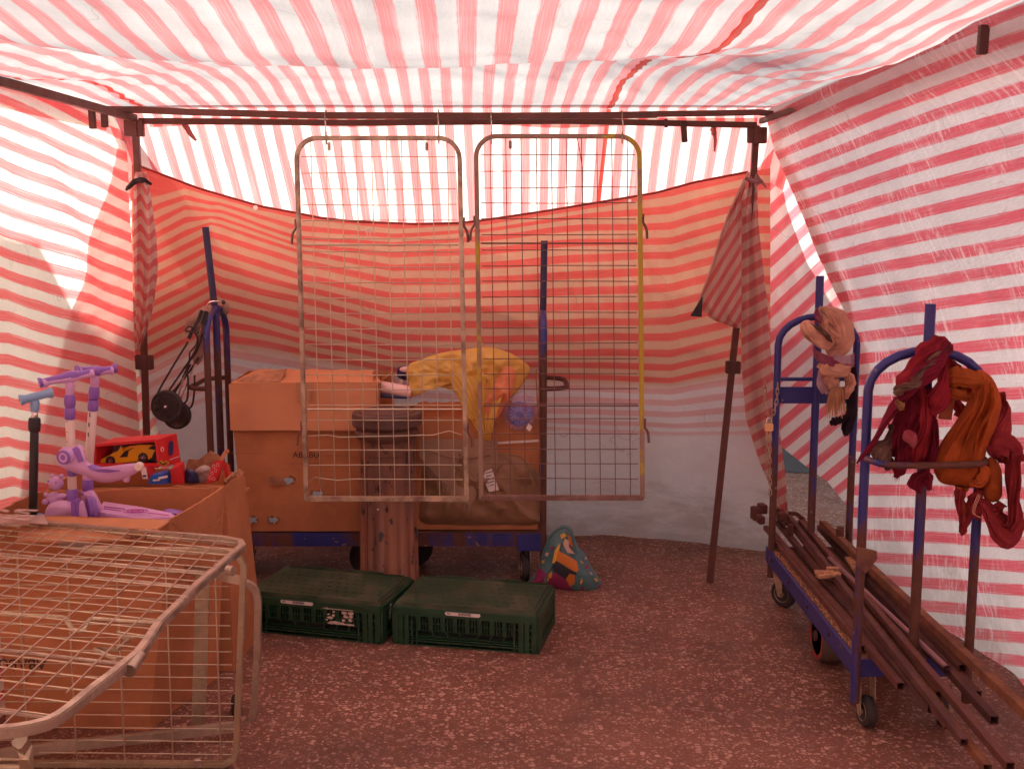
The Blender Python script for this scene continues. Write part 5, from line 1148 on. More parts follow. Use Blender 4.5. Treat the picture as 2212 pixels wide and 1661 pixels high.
stem(s1, sx, [('stem_neck', m_lilac, 290, 420, .014, .15), ('collar', m_purple, 420, 530, .0185, .08), ('collar', m_purple, 535, 640, .0185, .05), ('tube', m_cream, 640, 1290, .0155, 0), ('collar', m_purple, 1080, 1150, .018, 0), ('collar', m_purple, 1265, 1375, .0195, 0), ('collar', m_purple, 1375, 1405, .021, .05), ('tube', m_cream, 1400, 1490, .012, 0)])
q = MB()
for y in (665, 757, 845): q.lathe(P(*DS(604, y), SY-.015), (0, 1, 0), [(0, 0), (.002, 0), (.002, .003)], 10)
q.build('peg_hole', m_black, s1, False)
def lilac_seat(t):
    body = [DS(x, y) for x, y in ((600, 885), (650, 905), (700, 868), (745, 890), (775, 985), (810, 1035), (900, 1070), (1030, 1085), (1140, 1072), (1205, 1035), (1250, 1060), (1240, 1115), (1130, 1170), (1000, 1207), (880, 1200), (760, 1150), (650, 1115), (570, 1080), (530, 1040), (530, 930))]
    q = MB(); pillow(q, body, 3.93, .032, 0, c=DS(780, 1090), nr=18, sub=6); q.build('seat', m_lilac, t)
    q = MB(); decal(q, [DS(x, y) for x, y in ((785, 1060), (830, 1045), (900, 1062), (1010, 1078), (1125, 1078), (1080, 1105), (980, 1122), (880, 1115), (815, 1095))], body, 3.93, .032, DS(780, 1090), .004); q.build('seat_pad', m_purple, t, True, 0, .002)
    q = MB(); decal(q, [DS(x, y) for x, y in ((645, 910), (690, 885), (715, 905), (735, 970), (752, 1015), (705, 1032), (680, 970))], body, 3.93, .032, DS(780, 1090), .005); q.build('saddle_cover', m_purple, t, True, 0, .002)
    c = P(*DS(568, 985), 3.885); q = MB(); q.lathe(c, (.25, 1, 0), [(0, .0), (.020, -.002), (.024, .002), (.026, .02), (.026, .06), (0, .06)], 32); q.build('hub', m_lilac, t)
    q = MB(); q.lathe(c+V((0, -.001, 0)), (.25, 1, 0), [(.0165, .0), (.0185, -.003), (.024, -.002), (.0255, .006), (.0235, .010)], 32); q.build('hub_ring', m_purple, t)
    q = MB(); q.lathe(P(*DS(1245, 1068), 3.91), (0.15, 1, 0), [(0, -.004), (.012, -.004), (.0155, 0), (.0155, .014), (0, .014)], 22); q.build('end_cap', m_cream, t)
    q = MB(); q.lathe(P(*DS(1135, 1130), 3.94), (0, 0, -1), [(.014, 0), (.013, .022), (.010, .028), (0, .028)], 18); q.build('foot', m_lilac, t)
lilac_seat(s1)
q = MB(); pillow(q, [DS(x, y) for x, y in ((400, 1560), (405, 1480), (440, 1410), (520, 1375), (600, 1370), (700, 1400), (740, 1370), (770, 1420), (780, 1560), (600, 1580))], 3.97, .055, 0, nr=14, sub=6); q.build('base', m_lilac, s1)
q = MB(); q.obox(P(*DS(690, 1440), 3.93), (.009, 0, 0), (0, .03, 0), (0, 0, .03)); q.build('fork_slot', m_purple, s1, False, .004)
q = MB(); q.blob(P(*DS(505, 1215), 4.02), .0255, 26, 18); q.blob(P(*DS(470, 1150), 4.02), .008, 12, 8); q.blob(P(*DS(555, 1150), 4.02), .008, 12, 8); hd = q.build('figure_head', m_lilac, s1)
q = MB(); q.blob(P(*DS(490, 1360), 4.03), (.028, .026, .026), 26, 18); q.blob(P(*DS(415, 1320), 4.0), .009, 12, 8); q.blob(P(*DS(405, 1385), 4.0), .011, 12, 8); q.blob(P(*DS(560, 1330), 4.0), (.02, .012, .010), 12, 8); q.build('figure_body', m_lilac, s1)
q = MB()
for x, y in ((503, 1208), (435, 1198)): q.blob(P(*DS(x, y), 3.997), .0035, 10, 8)
q.build('eye', m_purple, s1)
s3 = thing('kick_scooter', 'lilac and purple scooter standing behind the seated one, its long deck to the right', 'scooter', P(215, 1115, 4.1)); SY = 4.10
gripbar(s3, (690, 200), (860, 205), (1045, 180), 4.05, 4.15, m_purple, m_lilac)
stem(s3, [(200, 862), (570, 835), (1000, 812), (1180, 790), (1400, 790)], [('stem_neck', m_lilac, 230, 350, .014, .2), ('collar', m_purple, 350, 460, .0180, .08), ('collar', m_purple, 466, 565, .0180, .05), ('tube', m_cream, 565, 1170, .0160, 0), ('collar', m_lilac, 1150, 1185, .019, 0), ('collar', m_purple, 1180, 1290, .0195, 0), ('collar', m_purple, 1290, 1325, .024, .0)])
q = MB()
for y, x in ((600, 810), (690, 803), (778, 796)): q.obox(P(*DS(x, y), SY-.016), (.0016, 0, 0), (0, .002, 0), (0, 0, .0075))
q.build('peg_hole', m_black, s3, False)
c_ = P(*DS(825, 1455), 4.02); q = MB(); q.lathe(c_, (.85, .5, 0), [(0, -.018), (.022, -.018), (.044, -.014), (.050, 0), (.044, .014), (.022, .018), (0, .018)], 30); q.build('wheel', m_purple, s3)
q = MB(); pillow(q, [DS(x, y) for x, y in ((730, 1300), (800, 1270), (860, 1300), (900, 1380), (930, 1450), (930, 1520), (870, 1540), (760, 1400))], 4.10, .04, 0, nr=12, sub=6); q.build('front_fork', m_lilac, s3)
zd = .700; dk = [H(212, 1106, zd), H(300, 1121, zd-.005), H(388, 1118, zd-.02), H(370, 1106, zd-.01), H(300, 1093, zd), H(222, 1082, zd)]
q = MB(); q.prism(dk, (0, 0, -.02)); q.build('deck', m_lilac, s3, False, .004)
q = MB(); q.tube([H(225, 1098, zd+.002), H(262, 1103, zd+.002)], .0018, 4); q.tube([H(225, 1094, zd+.002), H(270, 1099, zd+.002)], .0018, 4); q.tube([H(320, 1107, zd+.001), H(365, 1113, zd-.008)], .0018, 4)
for rx in (.045, .03, .016): q.tube([H(293, 1103.5, zd+.0025)+V((rx*math.cos(a*math.pi/10), rx*.55*math.sin(a*math.pi/10), 0)) for a in range(20)], .0016, 4, True)
q.build('deck_print', mat('magenta_print_b', (.42, .08, .35), .4, bump=0), s3)
q = MB(); q.lathe(P(378, 1112, 4.14), (0.2, .2, 1), [(.040, 0), (.045, .01), (.03, .018), (0, .020)], 24); q.build('rear_fender', m_purple, s3)
s2_ = thing('kick_scooter', 'black stemmed scooter with a pale blue T handle at the far left', 'scooter', P(72, 1118, 3.92)); SY = 3.90
a, b = P(*DS(178, 470), 3.87), P(*DS(472, 398), 3.93); q = MB(); d = (b-a).normalized(); L = (b-a).length
q.lathe(a, d, [(.0, .001), (.006, .0), (.0175, .001), (.0185, .006), (.0165, .012), (.0145, .02), (.0135, L*.5), (.0145, L-.02), (.0185, L-.006), (.0175, L), (0, L)], 26); q.build('handlebar', m_skyblue, s2_)
q = MB(); q.blob(a-d*.001, .0022, 8, 6); q.build('grip_hole', m_black, s2_)
stem(s2_, [(400, 318), (570, 313), (1500, 296)], [('stem_neck', m_skyblue, 470, 570, .0150, .05), ('chrome_tube', m_chrome, 570, 635, .0115, 0), ('clamp', m_black, 628, 750, .0195, .06), ('stem', m_black, 750, 1450, .0145, .02), ('clamp', m_black, 1440, 1490, .018, 0), ('tube', m_black, 1480, 1600, .013, 0)])
q = MB(); pillow(q, [DS(x, y) for x, y in ((330, 1560), (340, 1490), (400, 1500), (440, 1560), (400, 1590))], 3.93, .02, 0, nr=8, sub=6); q.build('base', m_skyblue, s2_)

# ------------------------------------------------------------------ folded luggage cart hanging at the back left
DL = lambda x, y: (309.7+x/4.694, 601.7+y/4.694)
lc = thing('luggage_cart', 'folded black luggage cart hooked over the back left trolley post', 'luggage cart', P(378, 925, 5.45))
for x, y, Y, r in ((225, 1302, 5.30, .075), (325, 1392, 5.42, .068)):
    c_ = P(*DL(x, y), Y); ax = V((.12, 1, .05)); q = MB(); q.lathe(c_, ax, [(r*.80, .004), (r*.86, 0), (r*.97, .002), (r, .01), (r, .03), (r*.9, .036), (0, .036)], 36); wh = q.build('wheel', m_rubber, lc)
    q = MB(); q.lathe(c_+V((0, -.0, 0)), ax, [(0, .004), (.012, .004), (.018, .008), (r*.78, .012), (r*.82, .004)], 36); hb = q.build('hub', mat('grey_hub', (.26, .19, .155), .55, bump=.1), wh)
    q = MB()
    for i in range(8): a = i*math.pi/4+.3; q.add([c_+V((math.cos(a-.05)*r*.22, .006, math.sin(a-.05)*r*.22)), c_+V((math.cos(a-.18)*r*.74, .009, math.sin(a-.18)*r*.74)), c_+V((math.cos(a+.18)*r*.74, .009, math.sin(a+.18)*r*.74)), c_+V((math.cos(a+.05)*r*.22, .006, math.sin(a+.05)*r*.22))], [(0, 1, 2, 3)])
    q.build('spoke_recess', m_black, wh, False, 0, .002)
    q = MB(); q.blob(c_+V((0, -.004, 0)), (.008, .006, .008), 12, 8); q.build('axle_nut', m_chrome, wh)
def tb(name, m, r, *runs):
    for run in runs: q = MB(); q.tube(spline([P(*DL(a, b), Y) for a, b, Y in run], 5), r, 8); q.build(name, m, lc)
tb('frame_tube', m_black, .0048, [(455, 640, 5.40), (330, 840, 5.38), (200, 1060, 5.36), (130, 1190, 5.34)], [(600, 560, 5.42), (570, 640, 5.42), (500, 780, 5.42), (380, 960, 5.40), (250, 1150, 5.38)], [(585, 610, 5.40), (540, 740, 5.40), (450, 880, 5.40), (455, 1050, 5.40), (445, 1220, 5.40), (400, 1280, 5.40)], [(520, 980, 5.44), (515, 1150, 5.44), (495, 1280, 5.44), (440, 1340, 5.44)], [(560, 800, 5.44), (440, 980, 5.43), (300, 1150, 5.42)], [(480, 870, 5.44), (380, 1050, 5.43), (310, 1170, 5.41)])
tb('chrome_tube', m_chrome, .004, [(585, 480, 5.42), (560, 580, 5.42)], [(440, 900, 5.41), (350, 1200, 5.40)], [(525, 860, 5.43), (380, 1220, 5.41)], [(640, 310, 5.44), (655, 260, 5.44), (690, 235, 5.44), (760, 233, 5.44), (805, 255, 5.46)])
tb('bungee_cord', m_black, .004, [(440, 500, 5.38), (430, 530, 5.36), (500, 540, 5.36), (545, 590, 5.37), (540, 660, 5.38), (480, 740, 5.38)], [(440, 490, 5.38), (500, 495, 5.38), (560, 560, 5.38)], [(470, 740, 5.39), (460, 860, 5.39), (400, 1000, 5.39)])
q = MB(); q.bar([P(*DL(590, 320), 5.41), P(*DL(560, 420), 5.40), P(*DL(500, 520), 5.39), P(*DL(460, 610), 5.39)], .012, .008); q.bar([P(*DL(640, 330), 5.43), P(*DL(600, 470), 5.42)], .012, .010); q.build('handle_grip', m_black, lc, True, .003)
q = MB(); q.blob(P(*DL(812, 240), 5.46), .010, 12, 8); q.build('hook_tip', m_black, lc)
q = MB(); pillow(q, [DL(x, y) for x, y in ((430, 560), (425, 480), (470, 390), (560, 310), (650, 270), (700, 300), (650, 480), (620, 600), (610, 780), (560, 870), (510, 850), (500, 780), (540, 640), (500, 520))], 5.50, .05, .02, 12, c=DL(570, 480), nr=12, sub=6, seed=2.)
o = q.build('tan_bag', mat('tan_cloth', (.38, .24, .18), .85, trans=.15)); tag(o, 'limp tan bag hanging behind the folded luggage cart', 'bag')
q = MB(); q.blob(P(*DL(835, 305), 5.68), (.02, .015, .03), 14, 10, .1); o2 = q.build('tan_bag_end', MC['tan_cloth'], o)

# ------------------------------------------------------------------ roll cage at the front left
D7 = lambda x, y: (x/2.772, 1061.8+y/2.772)
D6 = lambda x, y: (x/3.571, 1327.2+y/3.571)
rc = thing('roll_cage', 'galvanised wire roll cage with a flat mesh shelf, cut off by the bottom left corner', 'roll cage', (-1.1, 3.0, 0))
m_tube = mat('worn_zinc_tube', (.50, .43, .33), .32, .8, .12, 8, (.30, .18, .13), .38, 12, .15, .12, 70)
zs = .73
side = [(523, 1183), (500, 1202), (462, 1236), (426, 1266), (395, 1299), (364, 1329), (345, 1347), (331, 1368), (320, 1386), (300, 1412), (275, 1432), (240, 1462), (210, 1484), (180, 1508), (150, 1533), (126, 1550), (100, 1563), (70, 1571), (35, 1577), (0, 1580)]
fe0, fe1 = H(505, 1168, zs), H(0, 1126, zs); fdir = (fe1-fe0).normalized()
side3 = [H(x, y, zs) for x, y in side]
nd = (side3[-1]-side3[-4]).normalized(); loop = [fe0+fdir*1.5, fe0+fdir*.4, fe0+fdir*.03, H(519, 1173, zs)]+side3+[side3[-1]+nd*.3]
q = MB(); q.bar(loop, .0115, .0125); q.build('shelf_frame', m_tube, rc, True, .003)
q = MB(); nW = 20
for i in range(nW+1):
    t = .03+i/nW*.92; y0 = lerp(fe0.y, side3[-1].y, t); k = next((j for j in range(len(side3)-1) if side3[j+1].y <= y0), len(side3)-2)
    a = side3[k].lerp(side3[k+1], (side3[k].y-y0)/(side3[k].y-side3[k+1].y)); q.tube([a+V((0, 0, .002)), a+fdir*.6+V((0, 0, random.uniform(-.002, .004))), a+fdir*1.3], .0020, 6)
q.build('shelf_wire', m_wire, rc)
q = MB()
for i in range(13):
    a = fe0+fdir*(.05+.0655*i); b_ = V((a.x-.03, side3[-1].y+.02, zs)); xlim = side3[-4].x+.02
    if b_.x > xlim-.06: b_ = a.lerp(b_, max(.3, .93-.10*(b_.x-xlim+.06)/.05)); b_.x = min(b_.x, a.x)
    q.tube([a+V((0, 0, .006)), b_+V((0, 0, .006))], .0020, 6)
q.build('shelf_wire', mat('dusty_pink_wire', (.50, .37, .29), .4, .8, .1, bump=0), rc)
for y in (1222, 1262, 1432, 1555):
    k = min(range(len(side)), key=lambda j: abs(side[j][1]-y)); a = side3[k]-V((0, 0, .004)); q = MB(); q.tube([a, a+fdir*1.3], .0052, 8); q.build('shelf_rod', m_tube, rc)
q = MB(); q.tube(spline([H(*D7(x, y), .71) for x, y in ((-200, 715), (150, 740), (370, 752), (405, 780), (440, 825), (500, 828), (530, 775), (570, 762), (740, 775), (935, 785))], 4), .0062, 8); q.tube([H(*D7(x, y), .715) for x, y in ((885, 872), (700, 845), (765, 890), (700, 945), (570, 945), (700, 1005))], .0055, 8); q.build('bent_rod', m_steel, rc)
q = MB(); A, B = H(301, 1416, .728), H(279, 1449, .722); q.tube([A, B], .0155, 20, caps=False); q.tube([A.lerp(B, .3), B], .0125, 20, caps=False); q.lathe(B, B-A, [(.0125, 0), (.0155, 0)], 20); q.build('pipe_stub', m_tube, rc)
q = MB(); c_ = H(497, 1232, .725); q.lathe(c_, (1, -.4, 0), [(.008, -.01), (.015, -.01), (.015, .012), (.008, .012)], 16); q.build('pivot', m_tube, rc)
# far side panel standing below the shelf
bR = H(512, 1645, .02); tR = P(526, 1200, bR.y); bL = H(60, 1643, .02); sd_ = (bL-bR); sd_.z = 0; sd_.normalize()
vt = [tR+sd_*.5+V((0, 0, .02)), tR+sd_*.06+V((0, 0, .014)), tR+sd_*.02+V((0, 0, .004)), tR+V((0, 0, -.03)), V((bR.x, bR.y, .07)), V((bR.x, bR.y, .03))+sd_*.010, V((bR.x, bR.y, .012))+sd_*.04, V((bR.x, bR.y, .012))+sd_*1.5]
q = MB(); q.bar(vt, .0095, .011, (0, -1, 0)); q.build('side_frame', m_steel, rc, True, .002)
q = MB()
for i in range(16):
    z = .045+i*.0430; q.tube([V((bR.x, bR.y, z))+sd_*.006, V((bR.x, bR.y+.004, z+.002))+sd_*.5, V((bR.x, bR.y, z))+sd_*1.4], .0018, 5)
for i in range(7): u = .05+.155*i; q.tube([V((bR.x, bR.y-.004, .02))+sd_*u, V((bR.x+.004, bR.y-.004, .70))+sd_*u], .0026, 6)
q.build('side_wire', m_wire, rc)
q = MB(); q.obox(V((bR.x, bR.y-.02, .026))+sd_*.12, (.011, 0, 0), (0, .006, 0), (0, 0, .014)); q.build('clip', m_chrome, rc, False, .003)
# second, folded frame behind it
Y2 = 3.86
q = MB(); q.bar(spline([P(*D7(x, y), Y2) for x, y in ((1440, 545), (1490, 555), (1528, 590), (1545, 650))], 4)+[P(*D7(x, y), Y2) for x, y in ((1540, 1000), (1520, 1280))]+spline([P(*D7(x, y), Y2) for x, y in ((1515, 1310), (1500, 1360), (1460, 1400))], 4), .0115, .0125, (0, -1, 0)); q.build('folded_frame', m_tube, rc, True, .003)
q = MB(); q.bar([P(*D7(1440, 530), 3.80), P(*D7(1010, 440), 3.95), P(*D7(350, 300), 4.02-.27)], .004, .016, (0, .3, 1)); q.build('flat_strap', m_tube, rc, False)
q = MB(); q.bar([P(*D7(1215, 500), 3.80), P(*D7(1188, 1405), 3.80)], .0235, .003, (0, -1, 0)); q.build('flat_upright', m_steel, rc, False)
q = MB(); q.bar([P(*D7(1440, 1400), 3.74), P(*D7(1000, 1455), 3.66), P(*D7(300, 1530), 3.54), P(*D7(-200, 1600), 3.45)], .010, .018, (0, 0, 1)); q.build('base_bar', m_tube, rc, False, .003)
q = MB(); c_ = P(*D7(1420, 1290), 3.92); q.lathe(c_-V((.02, 0, 0)), (1, .3, 0), [(0, 0), (.028, .0), (.045, .006), (.045, .03), (.028, .036), (0, .036)], 26); q.build('wheel', m_rubber, rc)
q = MB(); q.bar([H(42, 1600, .66), P(52, 1612, 2.5), P(57, 1630, 2.5), P(58, 1700, 2.52)], .012, .014, (0, -1, 0)); q.build('front_upright', m_steel, rc, True, .003)
q = MB(); q.tube([P(-60, 1655, 3.2), P(50, 1658, 3.2)], .010, 10); q.tube([P(-60, 1640, 3.25), P(45, 1641, 3.25)], .007, 10); q.build('lower_rod', m_steel, rc)
q = MB(); wall_panel(q, H(0-60, 1128, .752), H(62, 1131, .752), H(-60, 1103, .77), H(70, 1117, .775), .004, .0, 4., nrm=(0, 0, -1), nv=5, nu=12); q.prism([H(70, 1131, .745), H(104, 1134, .745), H(96, 1117, .752), H(40, 1112, .775), H(30, 1118, .78)], (0, 0, .004))
for i in range(14): c_ = H(random.uniform(0, 60), random.uniform(1100, 1122), .785); q.obox(c_, V((random.uniform(.01, .035), random.uniform(-.01, .01), random.uniform(-.006, .006))), V((.002, .008, 0)), (0, 0, .0015))
o = q.build('flattened_cardboard', mat('pinkish_card', (.52, .36, .31), .9, 0., .15, 14, bump=.3)); tag(o, 'torn greyish piece of flattened cardboard resting on the roll cage', 'cardboard')

# ------------------------------------------------------------------ scarves tied on the right trolley
DR = lambda x, y, Y=3.74: (1840.4+x/3.541, 707.8+y/3.541, Y)
def fabric(name, col, col2, trans=.12):
    return mat(name, col, .92, 0., .22, 9, col2, .42, 11, .12, .5, 170, spec=.08, trans=trans)
m_mar = fabric('maroon_cotton', (.20, .018, .038), (.12, .010, .028)); m_mar2 = fabric('crimson_cotton', (.28, .025, .035), (.20, .015, .04)); m_dk = fabric('brown_weave', (.10, .06, .05), (.28, .17, .12))
m_or = fabric('orange_cotton', (.42, .10, .025), (.34, .075, .02)); m_orD = fabric('burnt_orange_cotton', (.33, .085, .02), (.26, .06, .018)); m_pk = fabric('red_gauze', (.36, .05, .055), (.28, .035, .05), .3)
sm = thing('scarf', 'maroon and crimson scarves twisted and knotted over the top of the near loop', 'scarf', P(1990, 1040, 3.74))
q = MB(); scarf(q, [DR(640, 95, 3.80), DR(590, 200, 3.74), DR(510, 300, 3.72), DR(430, 410, 3.72), DR(360, 500, 3.73)], [.020, .036, .034, .030, .022], 6, .13, .75, 3.2); scarf(q, [DR(640, 95, 3.83), DR(700, 170, 3.86), DR(690, 300, 3.85)], [.018, .03, .02], 6, .13, .75, 2.2); q.build('twisted_roll', m_mar2, sm)
q = MB(); scarf(q, [DR(715, 150, 3.80), DR(670, 250, 3.72), DR(560, 350, 3.70), DR(450, 440, 3.70), DR(370, 540, 3.72)], [.026, .030, .028, .026, .020], 6, .14, .7, 3.6, 1.); q.build('twisted_roll', m_mar, sm)
q = MB(); scarf(q, [DR(725, 170, 3.76), DR(640, 240, 3.70), DR(560, 310, 3.69), DR(470, 430, 3.685), DR(370, 470, 3.69), DR(330, 510, 3.70)], [.012, .014, .010, .013, .015, .008], 8, .18, .8, 9., 2.); q.build('woven_border', m_dk, sm)
q = MB(); scarf(q, [DR(700, 240, 3.76), DR(705, 400, 3.72), DR(660, 560, 3.72), DR(600, 650, 3.73)], [.018, .026, .030, .018], 6, .15, .6, 2.5, .5); scarf(q, [DR(520, 460), DR(540, 600), DR(560, 760, 3.72), DR(520, 900), DR(500, 1030)], [.02, .034, .030, .036, .020], 7, .16, .55, 1.6, 3.); q.build('hanging_fold', m_mar2, sm)
q = MB(); scarf(q, [DR(350, 540), DR(300, 640), DR(230, 770, 3.72), DR(150, 900, 3.71), DR(80, 980, 3.70), DR(36, 1036, 3.70)], [.022, .030, .024, .016, .010, .003], 4, .14, .4, 1.2, 2.); q.build('pointed_end', m_mar, sm)
q = MB(); scarf(q, [DR(420, 540), DR(400, 700), DR(370, 850, 3.73), DR(390, 1000), DR(370, 1080), DR(335, 1150)], [.026, .026, .022, .034, .020, .006], 6, .2, .5, 1.8, 5.); scarf(q, [DR(600, 700), DR(630, 850), DR(625, 960), DR(600, 1060)], [.022, .026, .018, .010], 6, .2, .5, 1.2, 2.5)
scarf(q, [DR(520, 1010), DR(560, 1090, 3.73), DR(500, 1170), DR(520, 1270)], [.018, .024, .022, .004], 7, .25, .5, 2., 1.5); scarf(q, [DR(560, 1050), DR(580, 1150, 3.74), DR(600, 1240)], [.014, .018, .006], 7, .25, .5, 2., .5); q.build('ragged_end', m_mar, sm)
q = MB(); pillow(q, [DR(x, y)[:2] for x, y in ((390, 480), (520, 440), (640, 470), (700, 560), (650, 680), (640, 820), (665, 940), (600, 1040), (500, 1050), (410, 1020), (330, 990), (240, 990), (225, 900), (290, 760), (340, 620))], 3.765, .035, .014, 9, nr=22, sub=8, seed=21., pleat=(30, -6, .016)); q.build('bunched_cloth', m_mar, sm)
q = MB(); pillow(q, [(DR(x, y)[0], DR(x, y)[1]) for x, y in ((385, 850), (400, 790), (450, 785), (495, 820), (500, 880), (470, 925), (430, 890))], 3.69, .012, .01, 22, nr=8, sub=6); q.build('pink_patch', fabric('pink_cotton', (.36, .09, .10), (.30, .05, .07)), sm)
q = MB(); scarf(q, [DR(300, 740), DR(290, 820), DR(260, 900), DR(220, 970, 3.73), DR(205, 1045)], [.012, .008, .024, .028, .008], 7, .25, .5, 3., 4.); scarf(q, [DR(260, 960, 3.73), DR(280, 1040), DR(265, 1090)], [.018, .020, .006], 7, .25, .5, 2., 3.); q.build('woven_end', m_dk, sm)
q = MB(); scarf(q, [DR(340, 560, 3.70), DR(370, 590, 3.69), DR(385, 630, 3.69)], [.010, .014, .006], 5, .3, .5, 2.); q.build('knot', fabric('ochre_weave', (.36, .20, .09), (.25, .12, .06)), sm)
rnd = random.Random(5); q = MB()
for i in range(60):
    x, y = rnd.choice(((335, 1140), (520, 1255), (600, 1235), (270, 1085), (205, 1040), (60, 1020))); a = V(P(*DR(x+rnd.uniform(-30, 30), y+rnd.uniform(-20, 5)))); q.tube([a, a+V((rnd.uniform(-.004, .004), 0, -rnd.uniform(.006, .02)))], .0006, 3)
q.build('loose_thread', m_mar, sm)
so_ = thing('scarf', 'long burnt orange scarf wrapped round the near loop and bunched over its rail', 'scarf', P(2080, 1050, 3.74))
q = MB(); scarf(q, [DR(700, 395, 3.78), DR(800, 385, 3.73), DR(900, 395, 3.73), DR(985, 390, 3.77)], [.024, .030, .030, .026], 5, .10, .8, 1.2); scarf(q, [DR(705, 480, 3.78), DR(790, 490, 3.74), DR(880, 520, 3.75)], [.026, .028, .018], 5, .10, .8, 1.); q.build('wrapped_roll', m_orD, so_)
q = MB(); pillow(q, [DR(x, y)[:2] for x, y in ((960, 325), (1060, 370), (1120, 480), (1142, 600), (1100, 760), (1040, 900), (1020, 1000), (1032, 1100), (1010, 1185), (930, 1225), (800, 1210), (690, 1190), (640, 1130), (622, 1030), (680, 880), (790, 720), (870, 590), (930, 450))], 3.765, .050, .010, 9, c=DR(890, 880)[:2], nr=34, sub=12, seed=11., pleat=(26, -9, .016)); q.build('body', m_or, so_)
q = MB()
for (a, b, c_, e_, r) in (((1000, 380), (1010, 560), (900, 800), (800, 1050), .006), ((1050, 420), (1075, 600), (960, 820), (905, 1100), .007), ((975, 400), (930, 600), (800, 790), (700, 960), .006)):
    scarf(q, [DR(*a, 3.730), DR(*b, 3.708), DR(*c_, 3.700), DR(*e_, 3.71)], [r*.5, r*1.2, r*1.3, r*.5], 4, .2, .5, .8, r*900)
scarf(q, [DR(900, 1190, 3.72), DR(980, 1180, 3.70), DR(1020, 1110, 3.70), DR(985, 1040, 3.71)], [.012, .016, .014, .008], 5, .14, .7, 2.); q.build('pleat', m_or, so_)
q = MB(); pillow(q, [DR(x, y)[:2] for x, y in ((1035, 1010), (1090, 1000), (1140, 1080), (1150, 1220), (1140, 1300), (1080, 1335), (1010, 1300), (1000, 1200))], 3.75, .045, .014, 10, nr=14, sub=6, seed=3.); scarf(q, [DR(840, 1215, 3.75), DR(830, 1300, 3.75), DR(860, 1400, 3.75), DR(855, 1480, 3.75)], [.024, .020, .018, .010], 5, .14, .6, 1.); q.build('lower_bunch', m_orD, so_)
q = MB(); q.sweep([P(*DR(x, y, 3.79)) for x, y in ((735, 530), (715, 600), (700, 700))], [(.003, .026), (.003, -.018), (-.003, -.018), (-.003, .026)]); q.build('loose_flap', fabric('peach_cotton', (.50, .17, .09), (.42, .13, .07)), so_)
sp_ = thing('scarf', 'gauzy red and pink scarf hanging lowest at the right of the near loop', 'scarf', P(2170, 1165, 3.78))
q = MB(); scarf(q, [DR(740, 290, 3.83), DR(800, 330, 3.83), DR(900, 500, 3.84)], [.024, .026, .02], 6, .14, .6, 1.5); scarf(q, [DR(760, 560, 3.82), DR(830, 620, 3.82), DR(800, 680, 3.82)], [.018, .022, .01], 6, .16, .6, 1.5)
scarf(q, [DR(1120, 500, 3.84), DR(1170, 640, 3.83), DR(1140, 780, 3.80), DR(1080, 880, 3.78)], [.026, .036, .036, .030], 7, .16, .5, 2.); scarf(q, [DR(1040, 920, 3.77), DR(1130, 900, 3.75), DR(1200, 930, 3.76), DR(1235, 1020, 3.77)], [.028, .042, .040, .030], 7, .18, .6, 2.5, 1.); q.build('draped_roll', m_pk, sp_)
q = MB(); scarf(q, [DR(1215, 960), DR(1225, 1150), DR(1235, 1330), DR(1255, 1480), DR(1225, 1570), DR(1170, 1560), DR(1090, 1460), DR(1020, 1370), DR(960, 1330)], [.032, .040, .040, .042, .038, .036, .034, .028, .018], 7, .17, .45, 2.6, 2.); scarf(q, [DR(1150, 1340), DR(1100, 1400), DR(1040, 1400)], [.02, .022, .015], 6, .18, .6, 2.); q.build('hanging_loop', m_pk, sp_)
q = MB(); scarf(q, [DR(985, 1240), DR(945, 1320), DR(930, 1400), DR(975, 1460)], [.014, .026, .022, .010], 7, .2, .6, 3.); scarf(q, [DR(825, 1230), DR(815, 1350), DR(845, 1460), DR(850, 1550), DR(840, 1590)], [.018, .024, .022, .016, .003], 7, .18, .4, 1.5, 4.); scarf(q, [DR(900, 1330), DR(895, 1440), DR(860, 1530)], [.010, .016, .006], 6, .2, .5, 2., 1.); q.build('ragged_end', m_pk, sp_)
q = MB()
for k in range(3): q.tube(spline([P(*DR(x+k*9, y+k*5, 3.715)) for x, y in ((965, 1270), (930, 1360), (925, 1420), (990, 1450), (1060, 1470))], 5), .0009, 4)
q.build('gold_thread', mat('gold_thread', (.75, .45, .30), .4, .3, bump=0), sp_)
# peach scarf on the far loop
DP = lambda x, y, Y=4.99: (1592.6+x/4.17, 619.4+y/4.17, Y)
m_pe = fabric('peach_linen', (.66, .38, .26), (.52, .27, .18)); m_pu = fabric('plum_fringe', (.30, .08, .14), (.42, .18, .20)); m_li = fabric('lilac_thread', (.55, .38, .42), (.40, .26, .34)); m_st = fabric('straw_tassel', (.68, .38, .20), (.55, .28, .14))
pc = thing('scarf', 'peach scarf with plum fringe and a straw tassel knotted on the far loop', 'scarf', P(1800, 900, 5.0))
q = MB(); scarf(q, [DP(760, 210, 5.04), DP(830, 220, 5.0), DP(900, 290), DP(950, 380), DP(965, 470), DP(910, 560), DP(810, 595)], [.020, .030, .038, .036, .034, .032, .020], 5, .12, .7, 2.4); scarf(q, [DP(750, 200, 5.03), DP(790, 300, 5.0), DP(830, 390), DP(900, 440), DP(880, 520)], [.02, .028, .026, .026, .02], 5, .13, .7, 2.); q.build('upper_loop', m_pe, pc)
